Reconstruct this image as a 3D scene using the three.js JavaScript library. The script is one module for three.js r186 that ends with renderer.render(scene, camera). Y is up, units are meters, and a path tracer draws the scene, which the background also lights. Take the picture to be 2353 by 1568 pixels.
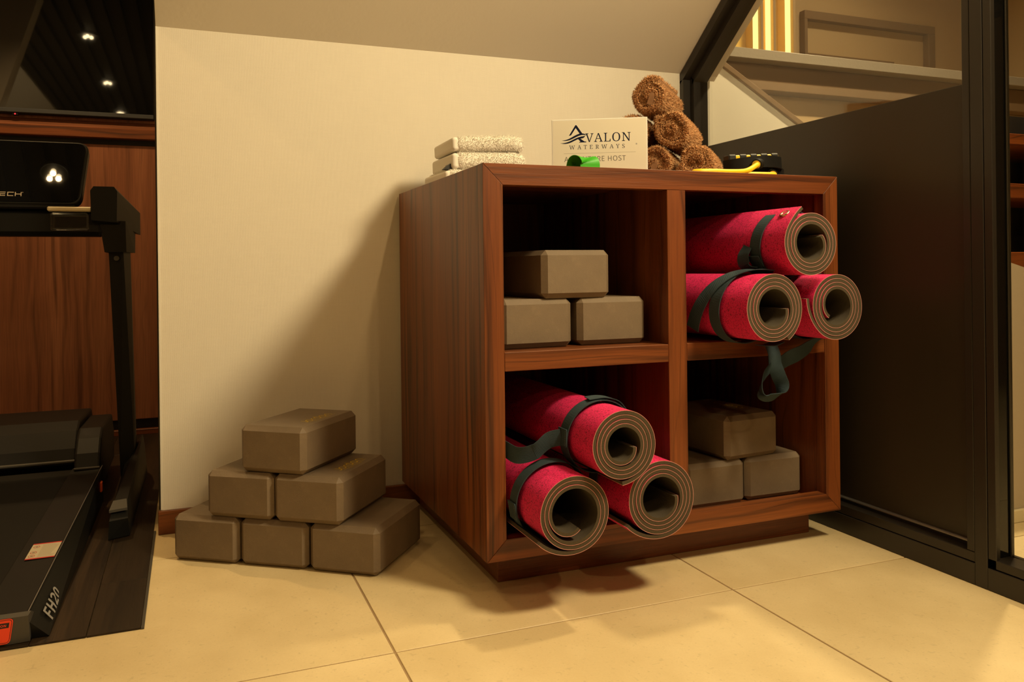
import * as THREE from 'three';
import { ConvexGeometry } from 'three/addons/geometries/ConvexGeometry.js';
import { RoundedBoxGeometry } from 'three/addons/geometries/RoundedBoxGeometry.js';
import { mergeGeometries } from 'three/addons/utils/BufferGeometryUtils.js';
import { MeshSurfaceSampler } from 'three/addons/math/MeshSurfaceSampler.js';
import { RectAreaLightUniformsLib } from 'three/addons/lights/RectAreaLightUniformsLib.js';

// ───────────────────────── camera, exposure, large lights
const scene = new THREE.Scene();
scene.background = new THREE.Color(0x000000);
const camera = new THREE.PerspectiveCamera(2 * Math.atan(784 / 1880) * 180 / Math.PI, 2353 / 1568, 0.02, 40);
camera.position.set(-0.5208, 0.6251, 2.1352);
camera.rotation.order = 'YXZ';
camera.rotation.set(0, -0.3771, -0.0114);
camera.setViewOffset(2353, 1568, 0, 784 - 618.7, 2353, 1568);   // a shifted lens: uprights stay upright
const renderer = new THREE.WebGLRenderer({ antialias: true });
renderer.toneMapping = THREE.LinearToneMapping;
renderer.toneMappingExposure = 1.3;
renderer.shadowMap.enabled = true;
RectAreaLightUniformsLib.init();
const WARM = new THREE.Color().setRGB(1, 0.80, 0.46), AMBER = new THREE.Color().setRGB(1, 0.64, 0.27);
const CEIL = 2.0;
// swivel panel lamp hung under the ceiling to the right, turned to the papered wall: the key light
const KEY = { x: 0.86, z: 1.68, size: 0.36, power: 106, tilt: 55 };
// small three-bulb downlights; the swivelled pair is unseen, aimed as added fill at the cabinet
const SPOTS = [[-1.04, 0.50, 0.5, 'highest of the three downlights mirrored in the television'], [-1.04, 1.73, 0.5, 'middle one of the three downlights mirrored in the television'], [-1.04, 2.92, 0.5, 'lowest of the three downlights mirrored in the television'],
  [0.28, 1.73, 0.9, 'downlight in the slatted ceiling in front of the cabinet'], [0.28, 2.92, 1.3, 'unseen downlight behind the camera, swivelled for added fill on the cabinet', 2.4], [0.28, 4.1, 1.5, 'unseen downlight nearest the front wall, swivelled for added fill on the cabinet', 3.6], [-1.04, -0.72, 2.8, 'downlight in the slatted ceiling above the treadmill']];

// ───────────────────────── helpers
let seed = 7;
const rnd = () => { seed |= 0; seed = seed + 0x6D2B79F5 | 0; let t = Math.imul(seed ^ seed >>> 15, 1 | seed); t = t + Math.imul(t ^ t >>> 7, 61 | t) ^ t; return ((t ^ t >>> 14) >>> 0) / 4294967296; };
const V = (x, y, z) => new THREE.Vector3(x, y, z);
const V2 = (x, y) => new THREE.Vector2(x, y);
const D2R = Math.PI / 180;
const used = {};
function numbered(n) { if (used[n] === undefined) { used[n] = 0; return n; } used[n]++; return n + '_' + String(used[n]).padStart(3, '0'); }
function sh(m) { m.castShadow = true; m.receiveShadow = true; return m; }
function part(name, geo, mat, parent, label) { const m = sh(new THREE.Mesh(geo, mat)); m.name = name; if (label) m.userData.label = label; parent.add(m); return m; }
function thing(name, label, category, pos = [0, 0, 0], yaw = 0, group) { const g = new THREE.Group(); g.name = numbered(name); g.position.set(...pos); g.rotation.y = yaw; g.userData = { label, category }; if (group) g.userData.group = group; scene.add(g); return g; }
function structG(name, label) { const g = new THREE.Group(); g.name = name; g.userData = { kind: 'structure', label, category: name.split('_')[0] }; scene.add(g); return g; }
function struct(name, geo, mat, label) { const m = sh(new THREE.Mesh(geo, mat)); m.name = name; m.userData = { kind: 'structure', label, category: name.split('_')[0] }; scene.add(m); return m; }

// uv in metres from the dominant direction of the normal; grain = axis the v coordinate follows
function uvBox(g, grain = 'y', ou = 0, ov = 0) {
  if (g.index) g = g.toNonIndexed();
  const p = g.attributes.position, n = g.attributes.normal, uv = new Float32Array(p.count * 2);
  const ax = { x: 0, y: 1, z: 2 }[grain];
  for (let t = 0; t < p.count; t += 3) {
    const N = [0, 0, 0];
    for (let k = 0; k < 3; k++) { N[0] += Math.abs(n.getX(t + k)); N[1] += Math.abs(n.getY(t + k)); N[2] += Math.abs(n.getZ(t + k)); }
    const d = N[0] >= N[1] && N[0] >= N[2] ? 0 : N[1] >= N[2] ? 1 : 2;
    let v = ax, u = 3 - d - v;
    if (d === ax) { u = (ax + 1) % 3; v = (ax + 2) % 3; }
    for (let k = 0; k < 3; k++) { const P = [p.getX(t + k), p.getY(t + k), p.getZ(t + k)]; uv[2 * (t + k)] = P[u] + ou; uv[2 * (t + k) + 1] = P[v] + ov; }
  }
  g.setAttribute('uv', new THREE.BufferAttribute(uv, 2));
  return g;
}
// chamfered box by corners
function cbox(x0, x1, y0, y1, z0, z1, c = 0.0015, grain = 'y', ou, ov) {
  const pts = [];
  for (const [x, sx] of [[x0, 1], [x1, -1]]) for (const [y, sy] of [[y0, 1], [y1, -1]]) for (const [z, sz] of [[z0, 1], [z1, -1]])
    pts.push(V(x, y + sy * c, z + sz * c), V(x + sx * c, y, z + sz * c), V(x + sx * c, y + sy * c, z));
  return uvBox(new ConvexGeometry(pts), grain, ou ?? rnd() * 3, ov ?? rnd() * 3);
}
function boxG(x0, x1, y0, y1, z0, z1, grain = 'y') { const g = new THREE.BoxGeometry(x1 - x0, y1 - y0, z1 - z0); g.translate((x0 + x1) / 2, (y0 + y1) / 2, (z0 + z1) / 2); return uvBox(g, grain); }
function hull(pts, grain = 'y') { return uvBox(new ConvexGeometry(pts.map(p => V(...p))), grain); }
// prism: outline in (a,b), extruded; plane 'xy' -> z, 'zy' -> x
function prism(pts, depth, plane = 'xy', at = 0, bevel = 0, grain = 'y') {
  const s = new THREE.Shape(pts.map(p => V2(p[0], p[1])));
  const g = new THREE.ExtrudeGeometry(s, { depth: depth - 2 * bevel, bevelEnabled: bevel > 0, bevelSize: bevel, bevelThickness: bevel, bevelOffset: -bevel, bevelSegments: 2, curveSegments: 12 });
  g.translate(0, 0, bevel);
  if (plane === 'zy') { g.rotateY(-Math.PI / 2); g.scale(-1, 1, 1); g.translate(at, 0, 0); flip(g); }
  else g.translate(0, 0, at);
  return uvBox(g, grain);
}
function flip(g) { // after a mirror: swap the winding, recompute normals
  const p = g.attributes.position;
  if (g.index) { const a = g.index.array; for (let i = 0; i < a.length; i += 3) { const t = a[i]; a[i] = a[i + 1]; a[i + 1] = t; } }
  else for (const k of Object.keys(g.attributes)) { const at = g.attributes[k], s = at.itemSize; for (let i = 0; i < p.count; i += 3) for (let c = 0; c < s; c++) { const t = at.array[i * s + c]; at.array[i * s + c] = at.array[(i + 1) * s + c]; at.array[(i + 1) * s + c] = t; } }
  g.computeVertexNormals();
}
function tube(pts, r, seg = 40, rad = 12, closed = false) { return new THREE.TubeGeometry(new THREE.CatmullRomCurve3(pts.map(p => V(...p)), closed), seg, r, rad, closed); }
function cyl(a, b, r0, r1 = r0, seg = 24) { const A = V(...a), B = V(...b), d = B.clone().sub(A); const g = new THREE.CylinderGeometry(r1, r0, d.length(), seg); g.translate(0, d.length() / 2, 0); g.applyQuaternion(new THREE.Quaternion().setFromUnitVectors(V(0, 1, 0), d.normalize())); g.translate(...a); return g; }

// ───────────────────────── noise and textures
function lattice(n, s) { const old = seed; seed = s; const a = new Float32Array(n * n); for (let i = 0; i < a.length; i++) a[i] = rnd(); seed = old; return a; }
const LN = 256, LAT = lattice(LN, 99);
function vnoise(x, y, px, py) { // periodic value noise
  const xi = Math.floor(x), yi = Math.floor(y), fx = x - xi, fy = y - yi, sx = fx * fx * (3 - 2 * fx), sy = fy * fy * (3 - 2 * fy);
  const m = (a, b) => ((a % b) + b) % b, x0 = m(xi, px), x1 = m(xi + 1, px), y0 = m(yi, py), y1 = m(yi + 1, py);
  const L = (a, b) => LAT[((b * 31 + (a >> 8) * 17) % LN) * LN + (a % LN)];
  const a = L(x0, y0), b = L(x1, y0), c = L(x0, y1), d = L(x1, y1);
  return a + (b - a) * sx + (c - a) * sy + (a - b - c + d) * sx * sy;
}
function fbm(x, y, px, py, o = 4) { let s = 0, a = 0.5, t = 0; for (let i = 0; i < o; i++) { s += a * vnoise(x, y, px, py); t += a; a *= 0.5; x *= 2; y *= 2; px *= 2; py *= 2; } return s / t; }
const toS = v => Math.max(0, Math.min(255, Math.round(255 * (v <= 0.0031308 ? 12.92 * v : 1.055 * Math.pow(v, 1 / 2.4) - 0.055))));
function dtex(w, h, sizeU, sizeV, fn, srgb = true) {
  const d = new Uint8Array(w * h * 4);
  for (let j = 0; j < h; j++) for (let i = 0; i < w; i++) {
    const c = fn(i / w, j / h), k = 4 * (j * w + i);
    if (srgb) { d[k] = toS(c[0]); d[k + 1] = toS(c[1]); d[k + 2] = toS(c[2]); }
    else { const v = Math.max(0, Math.min(255, c * 255)); d[k] = d[k + 1] = d[k + 2] = v; }
    d[k + 3] = 255;
  }
  const t = new THREE.DataTexture(d, w, h, THREE.RGBAFormat);
  t.wrapS = t.wrapT = THREE.RepeatWrapping; t.magFilter = THREE.LinearFilter; t.minFilter = THREE.LinearFilter;
  if (srgb) t.colorSpace = THREE.SRGBColorSpace;
  t.repeat.set(1 / sizeU, 1 / sizeV); t.needsUpdate = true;
  return t;
}
const mixc = (a, b, t) => [a[0] + (b[0] - a[0]) * t, a[1] + (b[1] - a[1]) * t, a[2] + (b[2] - a[2]) * t];
const clamp = (x, a = 0, b = 1) => Math.max(a, Math.min(b, x));
function woodTex(dark, mid, light, lines = 1) {
  return dtex(768, 1024, 0.5, 1.0, (u, v) => {
    const w = (fbm(u * 4, v * 2, 4, 2, 3) - 0.5) * 0.10;
    const U = u + w;
    const broad = fbm(U * 7, v * 1, 7, 1, 3), band = fbm(U * 30, v * 2, 30, 2, 4), fine = vnoise(u * 230, v * 14, 230, 14);
    let c = mixc(mid, light, clamp((broad - 0.42) * 2.2));
    c = mixc(c, dark, clamp((0.52 - band) * 3.4) * 0.8);
    const ln = Math.abs(((U * 19 + fbm(U * 5, v * 2, 5, 2, 2) * 3) % 1 + 1) % 1 - 0.5);
    const on = clamp((vnoise(U * 19, v * 3, 19, 3) - 0.5) * 4);
    c = mixc(c, dark, clamp(1 - ln * 22) * on * 0.8 * lines);
    const f = 0.86 + 0.28 * fine;
    return [c[0] * f, c[1] * f, c[2] * f];
  });
}
const T = {};
T.walnut = woodTex([0.024, 0.007, 0.003], [0.165, 0.044, 0.010], [0.25, 0.074, 0.017]);
T.panel = woodTex([0.10, 0.036, 0.018], [0.22, 0.080, 0.039], [0.30, 0.118, 0.060], 0.5);
T.plank = woodTex([0.007, 0.0045, 0.003], [0.020, 0.012, 0.006], [0.042, 0.024, 0.012], 0.7);
T.woodBump = dtex(512, 512, 0.25, 0.5, (u, v) => 0.5 + 0.4 * (vnoise(u * 180, v * 12, 180, 12) - 0.5) + 0.3 * (vnoise(u * 90, v * 20, 90, 20) - 0.5), false);
T.tile = dtex(1024, 1024, 1.1, 1.1, (u, v) => {
  const a = fbm(u * 5, v * 5, 5, 5, 5), b = fbm(u * 22 + 3, v * 16, 22, 16, 4), s = vnoise(u * 400, v * 400, 400, 400), s2 = vnoise(u * 190 + 9, v * 190, 190, 190);
  let c = mixc([0.60, 0.47, 0.255], [0.71, 0.575, 0.335], clamp(0.5 + (a - 0.5) * 1.7 + (b - 0.5) * 0.7));
  const f = 1 - clamp((s - 0.80) * 3) * 0.25 - clamp((s2 - 0.86) * 5) * 0.22 + (s - 0.5) * 0.05;
  return [c[0] * f, c[1] * f * 0.995, c[2] * f * 0.985];
});
T.tileBump = dtex(512, 512, 0.4, 0.4, (u, v) => 0.5 + 0.5 * (fbm(u * 40, v * 40, 40, 40, 3) - 0.5), false);
T.paper = dtex(512, 512, 0.11, 0.11, (u, v) => 0.5 + 0.30 * Math.sin(u * Math.PI * 2 * 90 + 2 * vnoise(u * 20, v * 20, 20, 20)) * (0.5 + vnoise(u * 60, v * 60, 60, 60)) + 0.3 * Math.sin(v * Math.PI * 2 * 70) * vnoise(u * 40 + 7, v * 70, 40, 70) + 0.3 * (vnoise(u * 120, v * 120, 120, 120) - 0.5), false);
T.paperCol = dtex(512, 512, 0.35, 0.35, (u, v) => { const k = 0.985 + 0.022 * vnoise(u * 250, v * 14, 250, 14) + 0.018 * (vnoise(u * 14, v * 260, 14, 260) - 0.5) + 0.02 * (fbm(u * 5, v * 5, 5, 5, 3) - 0.5); return [0.83 * k, 0.765 * k, 0.645 * k]; });
T.plaster = dtex(512, 512, 0.5, 0.5, (u, v) => 0.5 + 0.5 * (fbm(u * 60, v * 60, 60, 60, 4) - 0.5), false);
T.foam = dtex(512, 512, 0.16, 0.16, (u, v) => { const k = 0.94 + 0.10 * (vnoise(u * 260, v * 260, 260, 260) - 0.5) + 0.16 * (fbm(u * 6, v * 6, 6, 6, 4) - 0.5) + 0.5 * clamp(fbm(u * 14 + 5, v * 14, 14, 14, 3) - 0.70); return [0.195 * k, 0.141 * k, 0.089 * k]; });
T.foamBump = dtex(256, 256, 0.05, 0.05, (u, v) => 0.5 + 0.5 * (vnoise(u * 128, v * 128, 128, 128) - 0.5) + 0.3 * (fbm(u * 8, v * 8, 8, 8, 3) - 0.5), false);
T.red = dtex(512, 512, 0.20, 0.20, (u, v) => { const s = vnoise(u * 110, v * 110, 110, 110) * 0.6 + vnoise(u * 230 + 4, v * 230, 230, 230) * 0.4; const k = 1 - clamp((0.46 - s) * 5) * 0.6; const g = 0.9 + 0.2 * fbm(u * 5, v * 5, 5, 5, 3); return [0.70 * k * g, 0.010 * k * g, 0.115 * k * g]; });
T.matFoam = dtex(256, 256, 0.03, 0.03, (u, v) => { const s = vnoise(u * 64, v * 64, 64, 64), q = vnoise(u * 128, v * 128, 128, 128); const k = 0.62 + 0.5 * s + 0.35 * q; return [0.064 * k, 0.047 * k, 0.025 * k]; });
T.rib = dtex(256, 256, 0.04, 0.04, (u, v) => 0.5 + 0.4 * Math.sin(v * Math.PI * 2 * 24) + 0.3 * (vnoise(u * 80, v * 80, 80, 80) - 0.5), false);
T.web = dtex(256, 256, 0.02, 0.02, (u, v) => 0.5 + 0.45 * Math.sin((u + v * 0.5) * Math.PI * 2 * 12) * Math.sin(v * Math.PI * 2 * 8), false);
T.belt = dtex(256, 256, 0.02, 0.02, (u, v) => 0.5 + 0.25 * (vnoise(u * 64, v * 64, 64, 64) - 0.5) + 0.25 * Math.sin(u * 6.283 * 12) * Math.sin(v * 6.283 * 12), false);

function mat(o, Physical = false) { return Physical ? new THREE.MeshPhysicalMaterial(o) : new THREE.MeshStandardMaterial(o); }
const lin = (r, g, b) => new THREE.Color().setRGB(r, g, b);
const M = {
  walnut: mat({ map: T.walnut, roughness: 0.42, bumpMap: T.woodBump, bumpScale: 0.00025 }),
  panel: mat({ map: T.panel, roughness: 0.38, bumpMap: T.woodBump, bumpScale: 0.0002 }),
  plank: mat({ map: T.plank, roughness: 0.48, specularIntensity: 0.5, bumpMap: T.woodBump, bumpScale: 0.0003 }, true),
  tile: mat({ map: T.tile, roughness: 0.5, bumpMap: T.tileBump, bumpScale: 0.0003 }),
  grout: mat({ color: lin(0.30, 0.20, 0.10), roughness: 0.95 }),
  paper: mat({ map: T.paperCol, roughness: 0.75, bumpMap: T.paper, bumpScale: 0.00035 }),
  plaster: mat({ color: lin(0.72, 0.655, 0.55), roughness: 0.85, bumpMap: T.plaster, bumpScale: 0.0005 }),
  whitePaint: mat({ color: lin(0.80, 0.76, 0.66), roughness: 0.6, bumpMap: T.plaster, bumpScale: 0.0004 }),
  whitePaintShaded: mat({ color: lin(0.46, 0.38, 0.28), roughness: 0.6, bumpMap: T.plaster, bumpScale: 0.0006 }),  // white paint with the stairwell shade mixed into its colour
  tan: mat({ color: lin(0.56, 0.41, 0.23), roughness: 0.6 }),
  tanDark: mat({ color: lin(0.22, 0.14, 0.075), roughness: 0.5 }),
  greyStone: mat({ color: lin(0.33, 0.29, 0.235), roughness: 0.35, bumpMap: T.plaster, bumpScale: 0.001 }),
  slat: mat({ color: lin(0.018, 0.016, 0.014), roughness: 0.6 }),
  blackMetal: mat({ color: lin(0.022, 0.018, 0.014), roughness: 0.36, metalness: 0.0 }),
  blackPanel: mat({ color: lin(0.032, 0.025, 0.016), roughness: 0.42 }),
  rubber: mat({ color: lin(0.012, 0.011, 0.010), roughness: 0.55 }),
  foam: mat({ map: T.foam, roughness: 0.62, bumpMap: T.foamBump, bumpScale: 0.0004 }),
  red: mat({ map: T.red, roughness: 0.85 }),
  pinkEdge: mat({ color: lin(0.66, 0.30, 0.26), roughness: 0.8 }),
  matFoam: mat({ map: T.matFoam, roughness: 0.95 }),
  matUnder: mat({ map: T.matFoam, roughness: 0.8, bumpMap: T.rib, bumpScale: 0.0008 }),
  web: mat({ color: lin(0.022, 0.048, 0.062), roughness: 0.75, bumpMap: T.web, bumpScale: 0.0007 }),
  thread: mat({ color: lin(0.10, 0.12, 0.11), roughness: 0.8 }),
  copper: mat({ color: lin(0.75, 0.42, 0.28), roughness: 0.25, metalness: 1 }),
  towel: mat({ color: lin(0.40, 0.21, 0.095), roughness: 1 }),
  towelPile: mat({ color: lin(0.62, 0.34, 0.155), roughness: 1 }),
  towelHem: mat({ color: lin(0.24, 0.115, 0.05), roughness: 0.9 }),
  white: mat({ color: lin(0.90, 0.86, 0.77), roughness: 1 }),
  whitePile: mat({ color: lin(0.95, 0.91, 0.82), roughness: 1 }),
  acrylic: mat({ color: lin(0.82, 0.80, 0.74), roughness: 0.12, clearcoat: 1, clearcoatRoughness: 0.03 }, true),
  glass: mat({ color: lin(0.97, 0.96, 0.93), roughness: 0.0, transmission: 1, thickness: 0, ior: 1.5 }, true),
  clearPlastic: mat({ color: lin(0.9, 0.88, 0.85), roughness: 0.08, transmission: 1, thickness: 0, ior: 1.45 }, true),
  gloss: mat({ color: lin(0.006, 0.006, 0.006), roughness: 0.02 }),
  screen: mat({ color: lin(0.004, 0.004, 0.004), roughness: 0.03, ior: 1.95 }, true),
  plastic: mat({ color: lin(0.006, 0.006, 0.005), roughness: 0.45, specularIntensity: 0.5 }, true),
  plasticSoft: mat({ color: lin(0.007, 0.006, 0.005), roughness: 0.55, specularIntensity: 0.5 }, true),
  belt: mat({ color: lin(0.008, 0.0065, 0.0045), roughness: 0.75, specularIntensity: 0.45, bumpMap: T.belt, bumpScale: 0.0004 }, true),
  capGrey: mat({ color: lin(0.05, 0.044, 0.035), roughness: 0.5 }),
  silver: mat({ color: lin(0.42, 0.40, 0.38), roughness: 0.3, metalness: 0.8 }),
  cream: mat({ color: lin(0.72, 0.62, 0.40), roughness: 0.4 }),
  orange: mat({ color: lin(0.75, 0.10, 0.015), roughness: 0.5 }),
  green: mat({ color: lin(0.045, 0.40, 0.012), roughness: 0.5 }),
  yellow: mat({ color: lin(0.88, 0.56, 0.012), roughness: 0.45 }),
  yellowDull: mat({ color: lin(0.62, 0.42, 0.03), roughness: 0.6 }),
  oakShelf: mat({ map: T.walnut, color: lin(1.5, 1.3, 1.0), roughness: 0.4 }),
};
function glow(r, g, b, k) { return mat({ color: lin(0.05, 0.05, 0.05), emissive: lin(r, g, b), emissiveIntensity: k, roughness: 0.6 }); }
function canvasTex(w, h, draw) {
  const c = document.createElement('canvas'); c.width = w; c.height = h; const x = c.getContext('2d'); x.clearRect(0, 0, w, h); draw(x, w, h);
  const t = new THREE.CanvasTexture(c); t.colorSpace = THREE.SRGBColorSpace; t.magFilter = THREE.LinearFilter; return t;
}
// quad from four corners (bottom-left, bottom-right, top-right, top-left), uv 0..1
function quad(a, b, c, d) { const g = new THREE.BufferGeometry(); g.setAttribute('position', new THREE.Float32BufferAttribute([...a, ...b, ...c, ...d], 3)); g.setAttribute('uv', new THREE.Float32BufferAttribute([0, 0, 1, 0, 1, 1, 0, 1], 2)); g.setIndex([0, 1, 2, 0, 2, 3]); g.computeVertexNormals(); return g; }
const printMat = (t, r = 0.6) => mat({ map: t, transparent: true, roughness: r });

// ───────────────────────── the room
const WX = -0.587, XG = 0.895, WTOP = 1.217, SLOPE = 0.76;
{ // tiled floor
  const fl = structG('floor', 'beige stone tiled floor with thin joints');
  part('grout_bed', boxG(-2.6, 3.8, -0.06, -0.0015, -1.5, 5.3), M.grout, fl);
  const px = 0.6648, pz = 0.628, g = 0.0018;
  for (let i = -4; i < 6; i++) for (let k = -4; k < 8; k++) {
    const x0 = Math.max(-2.6, -0.2124 + i * px + g), x1 = Math.min(3.8, -0.2124 + (i + 1) * px - g), z0 = Math.max(-1.5, 0.818 + k * pz + g - pz), z1 = Math.min(5.3, 0.818 + k * pz - g);
    if (x1 - x0 < 0.02 || z1 - z0 < 0.02) continue;
    part('tile', cbox(x0, x1, -0.012, 0, z0, z1, 0.0008, 'z'), M.tile, fl);
  }
}
{ // dark planks under the treadmill
  const fl = structG('floor_dark', 'dark brown wood plank floor under the treadmill');
  const edge = -0.604, w = 0.086, zEnd = 0.559;
  const cuts = [0.3075, -0.35, 0.05, -0.2, 0.42, -0.1, 0.2, -0.3, 0.35, 0, 0.15];
  for (let i = 0; i < 11; i++) {
    const x1 = edge - i * w - 0.0006, x0 = edge - (i + 1) * w + 0.0006;
    const zs = [-1.335, cuts[i] - 0.62, cuts[i], zEnd];
    for (let k = 0; k < 3; k++) part('plank', cbox(x0, x1, 0.0002, 0.004, zs[k] + 0.0006, zs[k + 1] - 0.0006, 0.0005, 'z'), M.plank, fl);
  }
  part('edge_strip', boxG(edge, edge + 0.005, 0.0002, 0.003, -0.02, zEnd), M.capGrey, fl);
}
// papered wall behind the cabinet
struct('wall_back', boxG(WX, 0.98, 0, WTOP, -0.1, 0), M.paper, 'cream woven-paper wall behind the cabinet');
struct('wall_alcove', boxG(WX, WX + 0.1, 0, CEIL, -1.4, -0.1), M.plaster, 'plain side wall of the treadmill alcove');
struct('baseboard_back', cbox(WX - 0.006, XG - 0.02, 0.0005, 0.056, 0, 0.012, 0.001, 'x'), M.walnut, 'brown wood skirting along the papered wall');
struct('trim_1', cbox(WX - 0.004, WX - 0.0005, 0.056, 1.99, -0.05, -0.004, 0.001), M.blackMetal, 'thin dark edge trim at the end of the papered wall');
struct('trim_2', cbox(WX - 0.0004, WX + 0.004, 0.057, WTOP, 0, 0.0015, 0.0004), M.whitePaint, 'pale corner bead on the papered wall');
{ // sloping ceiling above the cabinet, then flat slatted ceiling
  const zt = (CEIL - WTOP) / SLOPE, d = 0.1;
  struct('ceiling_slope', prism([[0, WTOP], [zt, CEIL], [zt, CEIL + d], [0, WTOP + d * 1.3]], XG - 0.004 - WX, 'zy', WX), M.plaster, 'beige plastered ceiling sloping up from the wall');
  const c = structG('ceiling', 'black slatted ceiling with downlights');
  part('ceiling_board', boxG(-1.536, 3.8, CEIL + 0.04, CEIL + 0.1, zt, 5.3), M.slat, c);
  part('ceiling_board', boxG(-1.536, WX, CEIL + 0.04, CEIL + 0.1, -1.4, zt), M.slat, c);
  for (let i = 0; i < 66; i++) { const x = -1.52 + i * 0.08; part('slat', boxG(x, x + 0.052, CEIL, CEIL + 0.04, x < WX - 0.05 ? -1.34 : zt, 5.3, 'z'), M.slat, c); }
  struct('ceiling_left', prism([[-1.536, CEIL], [-1.536, CEIL + 0.08], [-2.5, 1.3], [-2.5, 1.2]], 6.7, 'xy', -1.4), M.plaster, 'beige sloping soffit along the left side');
  struct('wall_left', boxG(-2.6, -2.5, 0, 1.3, -1.4, 5.3), M.tanDark, 'brown left wall of the gym');
  struct('wall_front', boxG(-2.6, 3.8, 0, CEIL + 0.1, 5.2, 5.3), M.tanDark, 'brown wall behind the camera');
  struct('wall_right', boxG(3.7, 3.8, 0, 2.6, -1.4, 5.3), M.tan, 'tan wall at the far right');
  struct('wall_added_plate', prism([[-1.18, CEIL - 0.003], [-1.353, 1.446], [-1.44, 1.17], [-2.45, 1.17], [-2.45, 1.22], [-1.56, CEIL - 0.003]], 0.12, 'xy', -0.2), M.plaster, 'slanting plaster plate added to show grey in the television');  // unseen plate added for the grey reflection in the television
}
{ // wood wall of the alcove
  const w = structG('wall_wood', 'walnut clad wall behind the treadmill');
  part('wall_core', boxG(-2.6, WX + 0.1, 0, CEIL + 0.1, -1.45, -1.36), M.panel, w);
  part('lower_panel', cbox(-2.5, -0.59, 0.062, 1.118, -1.36, -1.335, 0.002, 'y'), M.panel, w);
  part('shadow_gap', boxG(-2.5, -0.59, 1.118, 1.14, -1.36, -1.352), M.rubber, w);
  part('ledge', cbox(-2.5, -0.59, 1.14, 1.178, -1.36, -1.31, 0.002, 'x'), M.walnut, w);
  part('ledge_top', hull([[-2.5, 1.178, -1.312], [-0.59, 1.178, -1.312], [-2.5, 1.205, -1.345], [-0.59, 1.205, -1.345], [-2.5, 1.178, -1.36], [-0.59, 1.178, -1.36], [-2.5, 1.205, -1.36], [-0.59, 1.205, -1.36]], 'x'), M.panel, w);
  part('upper_panel', cbox(-2.5, -0.59, 1.206, CEIL, -1.36, -1.345, 0.002, 'y'), M.panel, w);
  part('toe_gap', boxG(-2.5, -0.59, 0.024, 0.062, -1.36, -1.355), M.rubber, w);
  struct('baseboard_alcove', cbox(-2.5, -0.59, 0.004, 0.024, -1.36, -1.325, 0.001, 'x'), M.walnut, 'thin wood skirting under the alcove panel');
}

// ───────────────────────── black framed glass partition beside the cabinet
{
  const w = structG('window_1', 'black framed partition with a solid lower panel and clear glass above');
  const x1 = XG + 0.062, ip = XG + 0.032;
  part('bottom_rail', cbox(XG, x1, 0.0005, 0.043, 0, 0.985, 0.001, 'z'), M.blackMetal, w);
  part('bead', cbox(XG + 0.001, x1, 0.0445, 0.064, 0.03, 0.985, 0.001, 'z'), M.blackMetal, w);
  part('gasket', boxG(ip - 0.006, ip + 0.012, 0.064, 0.070, 0.05, 0.965), M.rubber, w);
  part('panel_bead', cbox(ip - 0.008, ip + 0.002, 0.070, 0.076, 0.05, 0.968, 0.002, 'z'), M.silver, w);
  part('solid_panel', cbox(ip, ip + 0.012, 0.066, 0.986, 0.03, 0.972, 0.001, 'z'), M.blackPanel, w, 'satin black lower panel');
  part('wall_post', cbox(XG - 0.012, x1, 0.043, WTOP - 0.022, 0.0005, 0.020, 0.001), M.blackMetal, w);
  part('wall_post_bead', cbox(XG + 0.012, x1, 0.06, WTOP - 0.020, 0.0203, 0.040, 0.001), M.blackMetal, w);
  part('post', cbox(XG, x1, 0.0005, CEIL, 0.9855, 1.0125, 0.001), M.blackMetal, w);
  part('post_bead', cbox(XG + 0.0005, x1, 0.0645, CEIL, 0.968, 0.9845, 0.001), M.blackMetal, w);
  const L = z => WTOP + SLOPE * z, zt = 0.9835, off = 0.034, off2 = 0.062;
  part('sloping_frame', prism([[0.001, L(0) - off], [zt, L(zt) - off], [zt, L(zt) - 0.002], [0.001, L(0) - 0.002]], 0.072, 'zy', XG - 0.012, 0.001, 'z'), M.blackMetal, w);
  part('sloping_bead', prism([[0.03, L(0.03) - off2], [0.967, L(0.967) - off2], [0.967, L(0.967) - off - 0.0005], [0.03, L(0.03) - off - 0.0005]], 0.048, 'zy', XG + 0.012, 0.001, 'z'), M.blackMetal, w);
  const gz0 = 0.03, gz1 = 0.972;
  part('glass_pane', prism([[gz0, 0.9865], [gz1, 0.9865], [gz1, L(gz1) - off2 + 0.02], [gz0, L(gz0) - off2 + 0.02]], 0.006, 'zy', ip + 0.003), M.glass, w, 'clear glass pane');
}
{
  const d = structG('door_1', 'black framed narrow glass sidelight at the right edge');
  const x1 = XG + 0.062;
  part('threshold', cbox(XG, x1, 0.0005, 0.043, 1.0128, 1.26, 0.001, 'z'), M.blackMetal, d);
  part('door_bottom_rail', cbox(XG + 0.001, x1, 0.045, 0.062, 1.0135, 1.26, 0.001, 'z'), M.blackMetal, d);
  part('door_stile', cbox(XG + 0.001, XG + 0.012, 0.045, 1.96, 1.0135, 1.031, 0.001), M.blackMetal, d);
  part('door_stile_return', cbox(XG + 0.012, XG + 0.052, 0.062, 1.96, 1.0135, 1.024, 0.001), M.gloss, d);
  part('door_stile', cbox(XG + 0.001, x1, 0.045, 1.96, 1.24, 1.26, 0.001), M.blackMetal, d);
  part('door_top_rail', cbox(XG + 0.001, x1, 1.96, CEIL, 1.0135, 1.26, 0.001, 'z'), M.blackMetal, d);
  part('glass_edge', cbox(XG + 0.046, XG + 0.054, 0.062, 1.96, 1.0245, 1.028, 0.0008), M.capGrey, d);
  part('glass_pane', boxG(XG + 0.047, XG + 0.053, 0.062, 1.96, 1.028, 1.24), M.glass, d, 'clear glass pane');
}
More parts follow.
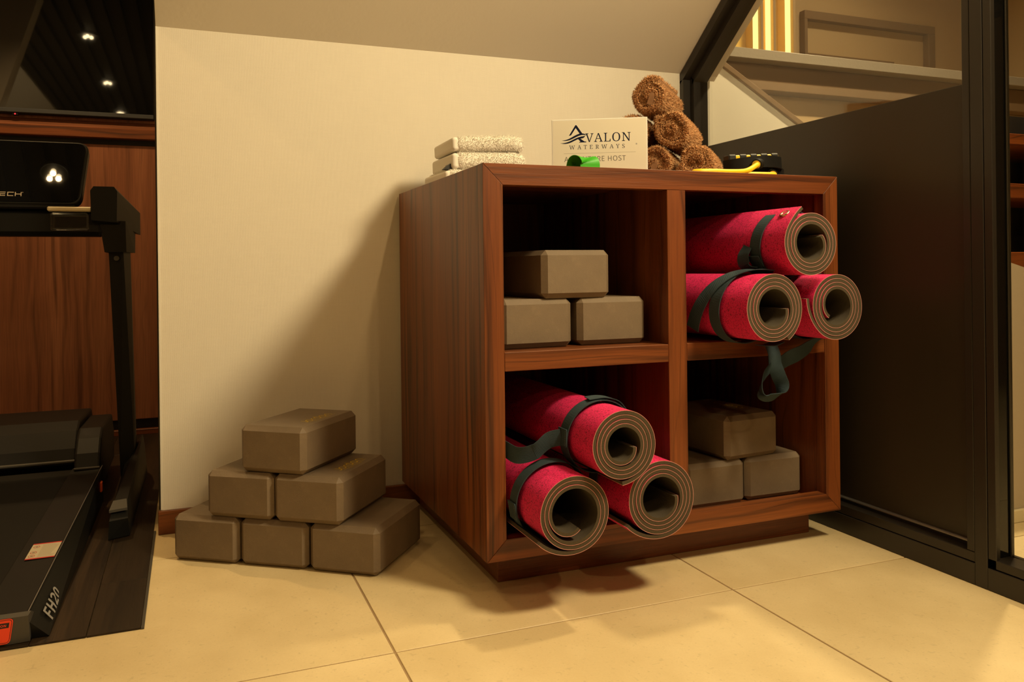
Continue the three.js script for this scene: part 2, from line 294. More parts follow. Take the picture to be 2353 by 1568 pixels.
// ───────────────────────── the stairwell beyond the glass
{
  const X0 = XG + 0.064;
  struct('wall_stair', prism([[X0, 0], [2.4, 0], [2.4, 0.503], [X0 + 0.045, 1.297], [X0, 1.297]], 0.05, 'xy', -0.09), M.whitePaint, 'white stair wall with a sloping top beyond the glass');
  struct('trim_3', cbox(X0, X0 + 0.026, 0.0005, 1.215, -0.0395, 0.012, 0.001), M.whitePaint, 'pale upright edge strip beside the black frame');
  struct('ceiling_slope_end', prism([[0, WTOP - 0.015], [0.967, WTOP - 0.015 + SLOPE * 0.967], [0.967, WTOP + 0.1 + SLOPE * 0.967], [0, WTOP + 0.1]], 0.05, 'zy', X0), M.plaster, 'plastered end of the sloping ceiling beyond the glass');
  const a = [X0 + 0.045, 1.297], b = [2.4, 0.503], n = [0.504, 0.863];
  const h = thing('stair_rail', 'dark wood capping rail running down the white stair wall', 'handrail');
  part('cap', prism([a, b, [b[0] + n[0] * 0.018, b[1] + n[1] * 0.018], [a[0] + n[0] * 0.018, a[1] + n[1] * 0.018]], 0.07, 'xy', -0.1, 0.002, 'x'), M.tanDark, h);
  part('cap_strip', prism([[a[0] + n[0] * 0.0185, a[1] + n[1] * 0.0185], [b[0] + n[0] * 0.0185, b[1] + n[1] * 0.0185], [b[0] + n[0] * 0.03, b[1] + n[1] * 0.03], [a[0] + n[0] * 0.03, a[1] + n[1] * 0.03]], 0.03, 'xy', -0.08, 0.002, 'x'), M.tan, h);
  const lg = thing('stone_ledge', 'grey stone ledge running across the stairwell below the lit strips', 'ledge', [0, 0, 0]);
  part('slab', cbox(1.30, 3.7, 1.432, 1.472, -0.95, -0.47, 0.002, 'x'), M.greyStone, lg);
  part('apron', cbox(1.30, 3.7, 1.33, 1.432, -0.95, -0.53, 0.002, 'x'), M.tanDark, lg);
  struct('wall_stairwell_back', boxG(0.9, 3.8, 0, 2.7, -1.4, -1.3), M.tan, 'tan back wall of the stairwell');
  struct('wall_stairwell_low', boxG(1.2, 3.7, 0, 1.328, -0.9, -0.6), M.tan, 'plain tan wall below the stone ledge');
  struct('ceiling_stairwell', boxG(XG + 0.064, 3.8, 2.6, 2.7, -1.4, 1.3), M.tan, 'tan ceiling of the stairwell');
  const nf = thing('wall_niche', 'long brown recessed frame on the tan stairwell wall', 'niche', [0, 0, 0]);
  part('frame_bar', cbox(2.48, 3.4, 1.915, 1.96, -1.3, -1.26, 0.002, 'x'), M.tanDark, nf);
  part('frame_bar', cbox(3.35, 3.4, 1.66, 1.915, -1.3, -1.26, 0.002), M.tanDark, nf);
  part('frame_bar', cbox(2.48, 2.5, 1.66, 1.915, -1.3, -1.26, 0.002), M.tanDark, nf);
  part('frame_bar', cbox(2.48, 3.1, 1.66, 1.74, -1.3, -1.265, 0.002, 'x'), M.tanDark, nf);
  const ledM = glow(1, 0.80, 0.26, 1.25);
  const fins = [[2.135, 'widest glow, nearest the sloping frame'], [2.212, 'in the middle of the three'], [2.336, 'nearest the brown niche'], [1.965, 'short visible stub beside the sloping ceiling']];
  fins.forEach(([x, where]) => {
    const f = thing('light_fin', `upright tan fin with a warm yellow light strip, ${where}`, 'light', [x, 1.6, -1.3], 0, 'lit fins in the stairwell');
    part('fin', cbox(0, 0.016, -0.2, 1.0, 0, 0.12, 0.001), M.tan, f);
    part('led_strip', boxG(-0.010, -0.001, -0.14, 0.96, 0.07, 0.10), ledM, f, 'glowing yellow strip');
    const l = new THREE.RectAreaLight(lin(1, 0.72, 0.16), 11, 0.03, 1.1); l.position.set(-0.016, 0.41, 0.08); l.rotation.y = Math.PI / 2; f.add(l);
  });
  // behind the glass door: low white wall and wooden shelves
  struct('wall_stair_low', prism([[1.0, 0], [3.0, 0], [3.0, 0.2], [1.2, 0.66], [1.0, 0.66]], 0.08, 'xy', 0.66), M.whitePaintShaded, 'low white wall with shade put into its colour, seen through the glass door');
  struct('baseboard_stair', cbox(1.0, 3.0, 0.0005, 0.03, 0.7405, 0.75, 0.001, 'x'), M.cream, 'pale skirting seen through the glass door');
  const sf = thing('wall_shelves', 'dark shelving with orange-brown wood boards seen through the glass door', 'shelves', [1.95, 0, 0.5]);
  part('back_board', boxG(-0.35, 0.6, 0.5, 1.12, -0.32, -0.30), M.rubber, sf);
  for (const [y0, y1] of [[0.965, 0.994], [0.812, 0.852], [0.605, 0.657]]) part('shelf_board', cbox(-0.35, 0.6, y0, y1, -0.30, 0.0, 0.001, 'x'), M.oakShelf, sf);
  part('upright', cbox(0.24, 0.27, 0.5, 1.12, -0.30, -0.02, 0.001), M.rubber, sf);
}

// ───────────────────────── ceiling lights
{
  const g = thing('panel_light', 'square swivel panel light hung under the slatted ceiling', 'light', [KEY.x, CEIL, KEY.z]);
  part('stem', cyl([0, 0, 0], [0, -0.06, 0], 0.012), M.blackMetal, g);
  const head = new THREE.Group(); head.name = 'lamp_head'; head.position.y = -0.07; head.rotation.order = 'YXZ'; head.rotation.set(KEY.tilt * D2R, Math.atan2(0.93, 0.37), 0); g.add(head);
  part('frame', boxG(-KEY.size / 2 - 0.02, KEY.size / 2 + 0.02, -0.012, 0.008, -KEY.size / 2 - 0.02, KEY.size / 2 + 0.02), M.blackMetal, head);
  part('diffuser', boxG(-KEY.size / 2, KEY.size / 2, -0.016, -0.0125, -KEY.size / 2, KEY.size / 2), glow(1, 0.72, 0.38, 3), head);
  const l = new THREE.RectAreaLight(WARM, KEY.power, KEY.size, KEY.size); l.position.y = -0.018; l.rotation.x = -Math.PI / 2; head.add(l);
  const bulb = glow(1, 0.75, 0.4, 14), ringG = new THREE.TorusGeometry(0.055, 0.006, 8, 24), lensG = new THREE.SphereGeometry(0.0105, 12, 8);
  ringG.rotateX(Math.PI / 2);
  SPOTS.forEach(([x, z, cd, label, aim = 0]) => {
    const d = thing('ceiling_light', label, 'light', [x, CEIL, z], 0, 'downlights in the slatted ceiling');
    part('trim_ring', ringG, M.blackMetal, d).position.y = -0.003;
    part('baffle', cyl([0, 0.006, 0], [0, -0.001, 0], 0.05), M.capGrey, d);
    for (let k = 0; k < 3; k++) {
      const a = k * 2.0944 + 0.5, p = [0.019 * Math.cos(a), -0.014, 0.019 * Math.sin(a)];
      part('bulb', lensG, bulb, d).position.set(...p);
      const s = new THREE.SpotLight(AMBER, cd / 3 * 1.0, 0, 1.25, 0.8, 2); s.position.set(p[0], -0.03, p[2]); s.target.position.set(p[0], -2, p[2] - aim); s.castShadow = true; s.shadow.radius = 0.5; d.add(s, s.target);
    }
  });
  // unseen downlights added to brighten the stairwell walls
  for (const [x, z, cd, label] of [[1.75, 0.55, 11, 'added round downlight in the stairwell ceiling, brightens the white stair wall'], [2.55, -0.55, 1.9, 'added round downlight in the stairwell ceiling, brightens the tan wall over the stone ledge']]) {
    const e = thing('added_stairwell_light', label, 'light', [x, 2.6, z]);
    part('trim_ring', ringG, M.blackMetal, e).position.y = -0.003; part('baffle', cyl([0, 0.006, 0], [0, -0.001, 0], 0.05), M.capGrey, e); part('bulb', lensG, bulb, e).position.y = -0.014;
    const s = new THREE.SpotLight(WARM, cd, 0, 1.3, 0.8, 2); s.position.y = -0.03; s.target.position.set(0, -2, 0); s.castShadow = true; s.shadow.radius = 2; e.add(s, s.target);
  }
}

// ───────────────────────── walnut storage cabinet
const CW = 0.8565, CB = 0.0674, CT = 0.8274, CD = 0.675, CZ0 = 0.014, FR = 0.0407, MX0 = 0.4059, MX1 = 0.4504, SH0 = 0.4287, SH1 = 0.465;
{
  const c = thing('storage_cabinet', 'walnut storage cabinet with four open cells, standing against the papered wall', 'cabinet');
  const zf = CD - 0.03, e = 0.0004;
  const rail = (pts, grain) => prism(pts, 0.03, 'xy', zf, 0.0008, grain);
  part('top_rail', rail([[e, CT], [FR, CT - FR], [CW - FR, CT - FR], [CW - e, CT]], 'x'), M.walnut, c);
  part('bottom_rail', rail([[e, CB], [CW - e, CB], [CW - FR, CB + FR], [FR, CB + FR]], 'x'), M.walnut, c);
  part('stile', rail([[0, CB + e], [FR - e, CB + FR], [FR - e, CT - FR], [0, CT - e]], 'y'), M.walnut, c);
  part('stile', rail([[CW, CB + e], [CW, CT - e], [CW - FR + e, CT - FR], [CW - FR + e, CB + FR]], 'y'), M.walnut, c);
  part('center_stile', cbox(MX0, MX1, CB + FR + e, CT - FR - e, zf, CD - 0.0004, 0.0008, 'y'), M.walnut, c);
  part('shelf_rail', cbox(FR, MX0 - e, SH0, SH1, zf, CD - 0.0006, 0.0008, 'x'), M.walnut, c);
  part('shelf_rail', cbox(MX1 + e, CW - FR, SH0, SH1, zf, CD - 0.0006, 0.0008, 'x'), M.walnut, c);
  const b = 0.022;
  part('side_panel', cbox(0.0003, FR - 0.003, CB + 0.0003, CT - 0.0003, CZ0, zf - e, 0.0006, 'y'), M.walnut, c);
  part('side_panel', cbox(CW - FR + 0.003, CW - 0.0003, CB + 0.0003, CT - 0.0003, CZ0, zf - e, 0.0006, 'y'), M.walnut, c);
  part('top_panel', cbox(FR - 0.003 + e, CW - FR + 0.003 - e, CT - b + e, CT - 0.0003, CZ0, zf - e, 0.0006, 'x'), M.walnut, c);
  part('bottom_panel', cbox(FR - 0.003 + e, CW - FR + 0.003 - e, CB + 0.0003, CB + b - e, CZ0, zf - e, 0.0006, 'x'), M.walnut, c);
  part('divider', cbox(MX0 + 0.003, MX1 - 0.003, CB + b, CT - b, CZ0 + 0.02, zf - e, 0.0006, 'y'), M.walnut, c);
  part('shelf', cbox(FR - 0.003 + e, MX0 + 0.003 - e, SH0, SH1 - 0.0004, CZ0 + 0.02, zf - e, 0.0006, 'x'), M.walnut, c);
  part('shelf', cbox(MX1 - 0.003 + e, CW - FR + 0.003 - e, SH0, SH1 - 0.0004, CZ0 + 0.02, zf - e, 0.0006, 'x'), M.walnut, c);
  part('back_panel', cbox(FR - 0.003 + e, CW - FR + 0.003 - e, CB + b, CT - b, CZ0, CZ0 + 0.018, 0.0006, 'y'), M.walnut, c);
  part('plinth', cbox(0.047, CW - 0.03, 0.0003, CB, CZ0, 0.606, 0.001, 'x'), M.walnut, c);
}

// ───────────────────────── foam yoga blocks
const BW = 0.1585, BH = 0.0985, BL = 0.232;
const blockG = (() => { const c = 0.0095; const w = BW / 2, pts = []; for (const sx of [-1, 1]) for (const sy of [0, 1]) for (const sz of [0, 1]) { const x = sx * w, y = sy * BH, z = -sz * BL, dx = -sx * c, dy = (sy ? -1 : 1) * c, dz = (sz ? 1 : -1) * c; const k = 1.12; pts.push(V(x, y + dy * k, z + dz * k), V(x + dx * k, y, z + dz * k), V(x + dx * k, y + dy * k, z)); } return uvBox(new ConvexGeometry(pts), 'y'); })();
const jordanT = canvasTex(512, 160, (x) => {
  x.strokeStyle = '#d9b400'; x.fillStyle = '#d9b400'; x.lineWidth = 9; x.lineCap = 'round';
  const o = (cx, cy, r) => { x.beginPath(); x.arc(cx, cy, r, 0, 7); x.stroke(); };
  x.beginPath(); x.moveTo(66, 20); x.lineTo(66, 72); x.arc(42, 72, 24, 0, 2.4); x.stroke();                 // j
  o(116, 68, 30);                                                                                          // o
  x.beginPath(); x.moveTo(176, 98); x.lineTo(176, 68); x.arc(204, 68, 28, 3.14, 4.9); x.stroke();          // r
  o(252, 68, 30); x.beginPath(); x.moveTo(282, 8); x.lineTo(282, 98); x.stroke();                          // d
  o(342, 68, 30); x.beginPath(); x.moveTo(372, 40); x.lineTo(372, 98); x.stroke();                         // a
  x.beginPath(); x.moveTo(408, 98); x.lineTo(408, 68); x.arc(436, 68, 28, 3.14, 6.28); x.lineTo(464, 98); x.stroke(); // n
  x.lineWidth = 4; x.beginPath(); x.moveTo(40, 120); x.lineTo(480, 120); x.stroke();
  x.font = '20px sans-serif'; x.fillText('F I T N E S S   E Q U I P M E N T', 92, 147);
});
const jordanM = printMat(jordanT);
function block(label, group, x, y, z, yawDeg, print, fade = 1) { // x, z: middle of the front bottom edge
  const b = thing('yoga_block', label, 'yoga block', [x, y, z], yawDeg * D2R, group);
  part('foam_body', blockG, M.foam, b);
  if (print) { const h = BH + 0.0004, a = 0.042, l = 0.125, z0 = -0.058, wd = 0.040; part('logo_print', quad([a + 0.02, h, z0], [a + 0.02, h, z0 - l], [a + 0.02 - wd, h, z0 - l], [a + 0.02 - wd, h, z0]), jordanM, b, 'thin yellow lettering'); }
}
const bF = 'floor pile of yoga blocks', bT = 'blocks in the upper left cell', bB = 'blocks in the lower right cell';
{
  const yw = -36, cs = Math.cos(yw * D2R), sn = Math.sin(yw * D2R);
  // floor pile: bottom row along a line
  block('brown foam block on the floor, at the skirting end of the pile', bF, -0.4945, 0.0005, 0.2515, -35.2);
  block('brown foam block on the floor, middle of the bottom row of the pile', bF, -0.3615, 0.0005, 0.3435, -35.6);
  block('brown foam block on the floor, nearest the cabinet in the pile', bF, -0.231, 0.0005, 0.4415, -37.5);
  block('brown foam block without print in the second row of the floor pile', bF, -0.4265, BH + 0.0015, 0.301, -36);
  block('brown foam block with yellow print in the second row of the floor pile', bF, -0.297, BH + 0.0015, 0.396, -36.8, true);
  block('brown foam block alone on top of the floor pile, with yellow print', bF, -0.362, 2 * BH + 0.003, 0.347, -39, true);
  block('taupe foam block on the cabinet shelf, against the left stile', bT, 0.1335, SH1 + 0.0005, 0.622, 2);
  block('taupe foam block on the cabinet shelf, beside the centre stile', bT, 0.3065, SH1 + 0.0005, 0.618, -1);
  block('taupe foam block on top of the other two on the cabinet shelf', bT, 0.2235, SH1 + BH + 0.001, 0.622, 3);
  block('taupe foam block in the lower right cell, partly behind a red mat', bB, 0.570, CB + 0.0225, 0.606, 0);
  block('taupe foam block in the lower right cell, nearest the right stile', bB, 0.7355, CB + 0.0225, 0.600, -0.5);
  block('taupe foam block on top of the other two in the lower right cell', bB, 0.6725, CB + BH + 0.0235, 0.604, 6, true);
}

// ───────────────────────── rolled mats
// spiral curve in the xy plane, from the inner end outwards, clockwise seen from the front
function spiral(r, rin, endDeg, tailDeg, tailLift, inDeg, inLift, pitch = 0.0079) {
  const turns = (r - rin) / pitch, n = Math.round(turns * 64), pts = [], total = turns * 360;
  for (let i = 0; i <= n; i++) {
    const t = i / n, back = total * (1 - t), deg = endDeg + back; let R = rin + (r - rin) * t;
    if (back < tailDeg) { const k = 1 - back / tailDeg; R += tailLift * k * k; }
    const fwd = total * t; if (fwd < inDeg) { const k = 1 - fwd / inDeg; R -= inLift * k * k; }
    pts.push(V2(R * Math.cos(deg * D2R), R * Math.sin(deg * D2R)));
  }
  return pts;
}
// band between two offsets of a curve, swept along -z; returns {sides, caps}
function sweepBand(curve, o0, o1, z0, z1, wob = 0) {
  const n = curve.length, N = [], arc = [0];
  for (let i = 0; i < n; i++) { const a = curve[Math.max(0, i - 1)], b = curve[Math.min(n - 1, i + 1)]; const d = b.clone().sub(a).normalize(); N.push(V2(-d.y, d.x)); if (i) arc.push(arc[i - 1] + curve[i].distanceTo(curve[i - 1])); }
  const at = (i, o) => [curve[i].x + N[i].x * o, curve[i].y + N[i].y * o];
  const zz = i => z0 + wob * Math.sin(arc[i] * 21 + 1.3) * 0.6 + wob * Math.sin(arc[i] * 47) * 0.4;
  const mk = () => ({ p: [], n: [], u: [], ix: [] });
  const out = mk(), inn = mk(), cap = mk();
  const add = (B, p, nn, u) => { B.p.push(...p); B.n.push(...nn); B.u.push(...u); };
  for (let i = 0; i < n; i++) {
    const A = at(i, o0), C = at(i, o1);
    for (const z of [zz(i), z1]) { add(inn, [...A, z], [-N[i].x, -N[i].y, 0], [arc[i], z]); add(out, [...C, z], [N[i].x, N[i].y, 0], [arc[i], z]); }
    add(cap, [...A, zz(i)], [0, 0, 1], A); add(cap, [...C, zz(i)], [0, 0, 1], C); add(cap, [...A, z1], [0, 0, -1], A); add(cap, [...C, z1], [0, 0, -1], C);
  }
  for (let i = 0; i + 1 < n; i++) {
    const a = 2 * i, b = a + 1, c = a + 2, d = a + 3;
    out.ix.push(a, c, b, b, c, d); inn.ix.push(a, b, c, b, d, c);
    const k = 4 * i; cap.ix.push(k, k + 4, k + 1, k + 1, k + 4, k + 5, k + 2, k + 3, k + 6, k + 3, k + 7, k + 6);
  }
  for (const i of [0, n - 1]) { // closing strips at both ends of the curve
    const A = at(i, o0), C = at(i, o1), s = i ? 1 : -1, tx = s * N[i].y, ty = -s * N[i].x, k = cap.p.length / 3;
    for (const [q, z] of [[A, zz(i)], [C, zz(i)], [A, z1], [C, z1]]) add(cap, [...q, z], [tx, ty, 0], [q[0], z]);
    cap.ix.push(k, k + 1, k + 2, k + 1, k + 3, k + 2);
  }
  // fix winding so that faces agree with their normals
  const geo = B => { const g = new THREE.BufferGeometry(); g.setAttribute('position', new THREE.Float32BufferAttribute(B.p, 3)); g.setAttribute('normal', new THREE.Float32BufferAttribute(B.n, 3)); g.setAttribute('uv', new THREE.Float32BufferAttribute(B.u, 2));
    const P = i => V(B.p[3 * i], B.p[3 * i + 1], B.p[3 * i + 2]);
    for (let t = 0; t < B.ix.length; t += 3) { const [i, j, k] = B.ix.slice(t, t + 3); const f = P(j).sub(P(i)).cross(P(k).sub(P(i))); if (f.x * B.n[3 * i] + f.y * B.n[3 * i + 1] + f.z * B.n[3 * i + 2] < 0) { B.ix[t + 1] = k; B.ix[t + 2] = j; } }
    g.setIndex(B.ix); return g; };
  return { out: geo(out), inn: geo(inn), cap: geo(cap) };
}
// flat webbing along points with a side direction at each
function ribbon(pts, sides, w, t = 0.0016, seg = 60) {
  const c = new THREE.CatmullRomCurve3(pts.map(p => V(...p)), false, 'centripetal'), sc = new THREE.CatmullRomCurve3(sides.map(p => V(...p)), false, 'catmullrom');
  const pos = [], uv = [], ix = []; let L = 0, prev = null;
  for (let i = 0; i <= seg; i++) {
    const k = i / seg, p = c.getPoint(k), tan = c.getTangent(k); let s = sc.getPoint(k); s.addScaledVector(tan, -s.dot(tan)).normalize(); const nn = tan.clone().cross(s).normalize();
    if (prev) L += p.distanceTo(prev); prev = p;
    for (const [a, b] of [[-1, -1], [1, -1], [1, 1], [-1, 1]]) { const q = p.clone().addScaledVector(s, a * w / 2).addScaledVector(nn, b * t / 2); pos.push(q.x, q.y, q.z); uv.push((a + 1) * w / 2 + (b > 0 ? 0 : 0.003), L); }
    if (i) { const o = (i - 1) * 4, q = i * 4; for (let e = 0; e < 4; e++) { const f = (e + 1) % 4; ix.push(o + e, q + e, o + f, o + f, q + e, q + f); } }
  }
  const e = seg * 4; ix.push(0, 1, 2, 0, 2, 3, e, e + 2, e + 1, e, e + 3, e + 2);
  const g = new THREE.BufferGeometry(); g.setAttribute('position', new THREE.Float32BufferAttribute(pos, 3)); g.setAttribute('uv', new THREE.Float32BufferAttribute(uv, 2)); g.setIndex(ix);
  const h = g.toNonIndexed(); h.computeVertexNormals(); return h;
}
// loop of webbing round a roll: radius function of the angle
function strapLoop(R, z, w, tilt = 0, from = 0, to = 360) {
  const pts = [], sides = []; for (let a = from; a <= to; a += 10) { const t = a * D2R; pts.push([R * Math.cos(t), R * Math.sin(t), z + tilt * Math.sin(t)]); sides.push([0, 0, 1]); }
  return ribbon(pts, sides, w, 0.0018, 90);
}
function rolledMat(o) {
  const m = thing('yoga_mat', o.label, 'yoga mat', [o.x, o.y, o.z], (o.yaw || 0) * D2R, 'rolled red yoga mats in the cabinet');
  const cv = spiral(o.r - 0.0011, o.rin, o.end, o.tail ?? 60, o.lift ?? 0, o.inDeg ?? 60, o.inLift ?? 0.003), L = 0.60;
  // curve runs clockwise: its left side (normal) points outwards
  const f = sweepBand(cv, -0.0062, 0, 0, -L, 0.0009), r = sweepBand(cv, 0, 0.0008, 0.0003, -L, 0.0009);
  const foam = part('foam_layer', f.cap, M.matFoam, m, 'olive brown foam edge'); part('underside', f.inn, M.matUnder, foam, 'ribbed olive underside');
  const top = part('red_layer', r.out, M.red, m, 'speckled red top layer'); part('cut_edge', r.cap, M.pinkEdge, top, 'pale pink cut edge');
  return m;
}
const mats = {};
mats.bl = rolledMat({ label: 'rolled red mat at the left stile of the lower left cell, widest core', x: 0.1185, y: 0.1845, z: 0.81, r: 0.0735, rin: 0.047, end: 214, tail: 75, lift: 0.012, inDeg: 120, inLift: 0.016 });
mats.br = rolledMat({ label: 'rolled red mat in the lower left cell, reaching past the centre stile', x: 0.305, y: 0.1885, z: 0.80, r: 0.0765, rin: 0.0405, end: 212, tail: 70, lift: 0.011, inDeg: 100, inLift: 0.004 });
mats.bt = rolledMat({ label: 'rolled red mat on top of the other two in the lower left cell', x: 0.2095, y: 0.3025, z: 0.83, r: 0.0685, rin: 0.034, end: 268, tail: 50, lift: 0.004, inDeg: 150, inLift: 0.008 });
mats.tl = rolledMat({ label: 'rolled red mat on the shelf next to the centre stile, under a sash strap', x: 0.5655, y: 0.5400, z: 0.81, r: 0.0735, rin: 0.0395, end: 300, tail: 40, lift: 0.001, inDeg: 90, inLift: 0.005, yaw: 2 });
mats.tr = rolledMat({ label: 'rolled red mat on the shelf, overhanging the right stile, strap loop hanging below', x: 0.7345, y: 0.5405, z: 0.80, r: 0.0725, rin: 0.0385, end: 168, tail: 60, lift: 0.010, inDeg: 110, inLift: 0.006, yaw: 1 });
mats.tt = rolledMat({ label: 'rolled red mat on top in the upper right cell, with a brass eyelet', x: 0.650, y: 0.671, z: 0.822, r: 0.0690, rin: 0.038, end: 108, tail: 42, lift: 0.009, inDeg: 110, inLift: 0.006 });
{ // carrying straps, parts of the mats they are round (coordinates relative to the mat)
  const W = 0.032;
  const patch = (m, R, deg, z, h = 0.034) => { const t = deg * D2R, g = new RoundedBoxGeometry(0.003, h, W + 0.004, 2, 0.0012); const p = part('strap_patch', uvBox(g, 'y'), M.web, m, 'stitched webbing patch'); p.position.set(R * Math.cos(t), R * Math.sin(t), z); p.rotation.z = t;
    const st = []; for (const s of [-1, 1]) for (let k = -3; k <= 3; k++) { const b = new THREE.BoxGeometry(0.0008, 0.0026, 0.0008); b.translate(0.0017, k * 0.0042, s * (W / 2 - 0.002)); st.push(b); } part('stitching', mergeGeometries(st), M.thread, p).userData.kind = 'stuff'; };
  part('strap', strapLoop(0.0755, -0.105, W, 0.006), M.web, mats.bl, 'dark green webbing strap'); patch(mats.bl, 0.0775, 190, -0.106);
  part('strap', strapLoop(0.0705, -0.105, W, 0.008), M.web, mats.bt, 'dark green webbing strap'); patch(mats.bt, 0.0725, 178, -0.105);
  part('strap_tail', ribbon([[-0.0735, 0.002, -0.108], [-0.095, -0.003, -0.115], [-0.125, -0.024, -0.12], [-0.152, -0.031, -0.135], [-0.166, -0.024, -0.17]], [[0, 1, 0.1], [0, 1, 0.15], [0.25, 1, 0.3], [0.2, 0.9, 0.3], [0, 1, 0.1]], W), M.web, mats.bt, 'loose webbing end');
  part('strap_fold', ribbon([[-0.02, 0.0725, -0.105], [0.01, 0.0745, -0.10], [0.04, 0.0655, -0.103], [0.06, 0.046, -0.107]], [[0.2, 0, 1], [0, 0, 1], [0, 0, 1], [0, 0, 1]], W), M.web, mats.bt, 'second turn of webbing');
  part('strap', strapLoop(0.0755, -0.13, W, -0.02), M.web, mats.br, 'dark green webbing strap');
  part('strap', strapLoop(0.0758, -0.092, W, 0.012), M.web, mats.tl, 'dark green webbing strap');
  { const pts = [], sd = []; for (let k = 0; k <= 10; k++) { const a = (68 + k * 13.5) * D2R, R = 0.0785 + (k > 7 ? (k - 7) * 0.003 : 0); pts.push([R * Math.cos(a), R * Math.sin(a) - (k > 7 ? (k - 7) * 0.004 : 0), -0.035 - k * 0.0125]); sd.push([-0.585 * Math.sin(a), 0.585 * Math.cos(a), 0.81]); } part('strap_tail', ribbon(pts, sd, 0.034), M.web, mats.tl, 'webbing sash lying across the roll'); }
  part('strap_end', ribbon([[-0.01, -0.0752, -0.03], [0.015, -0.0757, -0.03], [0.04, -0.070, -0.035]], [[0.2, 0, 1], [0.2, 0, 1], [0.2, 0, 1]], W), M.web, mats.tl, 'webbing end under the roll');
  part('strap', strapLoop(0.0745, -0.10, W, 0.004), M.web, mats.tr, 'dark green webbing strap');
  const H = a => a.map(p => [p[0] - 0.7345, p[1] - 0.5405, p[2] - 0.80]);
  part('hanging_strap', ribbon(H([[0.79, 0.4655, 0.70], [0.765, 0.462, 0.715], [0.742, 0.4535, 0.720], [0.705, 0.437, 0.722], [0.668, 0.4245, 0.722], [0.636, 0.405, 0.722]]), [[0.2, 0.2, 1], [0.3, 0.5, 0.8], [0.4, 0.8, 0.3], [0.45, 0.85, 0.2], [0.4, 0.85, 0.2], [0.4, 0.85, 0.2]], 0.036), M.web, mats.tr, 'flat webbing hanging in front of the shelf');
  part('strap_loop', ribbon(H([[0.630, 0.462, 0.716], [0.631, 0.44, 0.728], [0.632, 0.416, 0.730], [0.640, 0.394, 0.730], [0.648, 0.372, 0.732], [0.640, 0.354, 0.734], [0.616, 0.349, 0.736], [0.592, 0.356, 0.738], [0.588, 0.375, 0.738], [0.600, 0.396, 0.734], [0.622, 0.412, 0.728]]), [[1, 0, 0.1], [1, 0, 0.1], [1, 0.1, 0.2], [0.8, 0.3, 0.7], [0.5, 0.2, 0.9], [0.1, 0.6, 0.9], [0, 0.7, 0.8], [-0.3, 0.5, 0.8], [-0.5, 0.2, 0.8], [-0.6, 0.5, 0.6], [-0.5, 0.6, 0.5]], 0.030, 0.0016, 100), M.web, mats.tr, 'hanging loop of webbing');
  part('strap', strapLoop(0.0715, -0.085, W, 0.012), M.web, mats.tt, 'dark green webbing strap'); patch(mats.tt, 0.0735, 214, -0.093, 0.04);
  part('strap_fold', ribbon([[-0.0725, -0.004, -0.108], [-0.080, -0.024, -0.114], [-0.077, -0.044, -0.112], [-0.058, -0.052, -0.10]], [[0, 0.1, 1], [0.1, 0.1, 1], [0.2, 0, 1], [0.2, 0, 1]], W), M.web, mats.tt, 'slack fold of webbing');
  const ey = part('eyelet', new THREE.TorusGeometry(0.0088, 0.0030, 10, 28), M.copper, mats.tt, 'brass eyelet'); const t = 122 * D2R; ey.position.set(0.0715 * Math.cos(t), 0.0715 * Math.sin(t), -0.033); ey.lookAt(mats.tt.localToWorld(V(Math.cos(t), Math.sin(t), -0.033)));
  const hole = part('eyelet_hole', new THREE.CircleGeometry(0.007, 20), M.rubber, mats.tt); hole.position.set(0.0716 * Math.cos(t), 0.0716 * Math.sin(t), -0.033); hole.lookAt(mats.tt.localToWorld(V(Math.cos(t), Math.sin(t), -0.033)));
}

// ───────────────────────── terry towels
const tuftG = (() => { const g = new THREE.ConeGeometry(0.5, 1, 3, 2); g.translate(0, 0.5, 0); const p = g.attributes.position; for (let i = 0; i < p.count; i++) { const y = p.getY(i); p.setX(i, p.getX(i) * (1 - 0.2 * y) + 0.35 * y * y); } g.computeVertexNormals(); return g; })();
function pile(meshGeo, count, len, wid, material, parent, tint, sd) {
  const old = seed; seed = sd;
  const s = new MeshSurfaceSampler(new THREE.Mesh(meshGeo)); s.setRandomGenerator(rnd); s.build();
  const im = new THREE.InstancedMesh(tuftG, material, count); im.name = 'terry_pile'; im.userData.kind = 'stuff';
  const p = V(), n = V(), q = new THREE.Quaternion(), q2 = new THREE.Quaternion(), m = new THREE.Matrix4(), up = V(0, 1, 0), c = new THREE.Color();
  for (let i = 0; i < count; i++) {
    s.sample(p, n); n.x += (rnd() - 0.5) * 1.1; n.y += (rnd() - 0.5) * 1.1; n.z += (rnd() - 0.5) * 1.1; n.normalize();
    q.setFromUnitVectors(up, n); q2.setFromAxisAngle(up, rnd() * 6.28); q.multiply(q2);
    const l = len * (0.6 + 0.8 * rnd()), w = wid * (0.7 + 0.6 * rnd());
    m.compose(p.addScaledVector(n, -len * 0.15), q, V(w, l, w)); im.setMatrixAt(i, m);
    const k = tint[0] + (tint[1] - tint[0]) * rnd(); im.setColorAt(i, c.setRGB(k, k, k));
  }
  sh(im); parent.add(im); seed = old; return im;
}
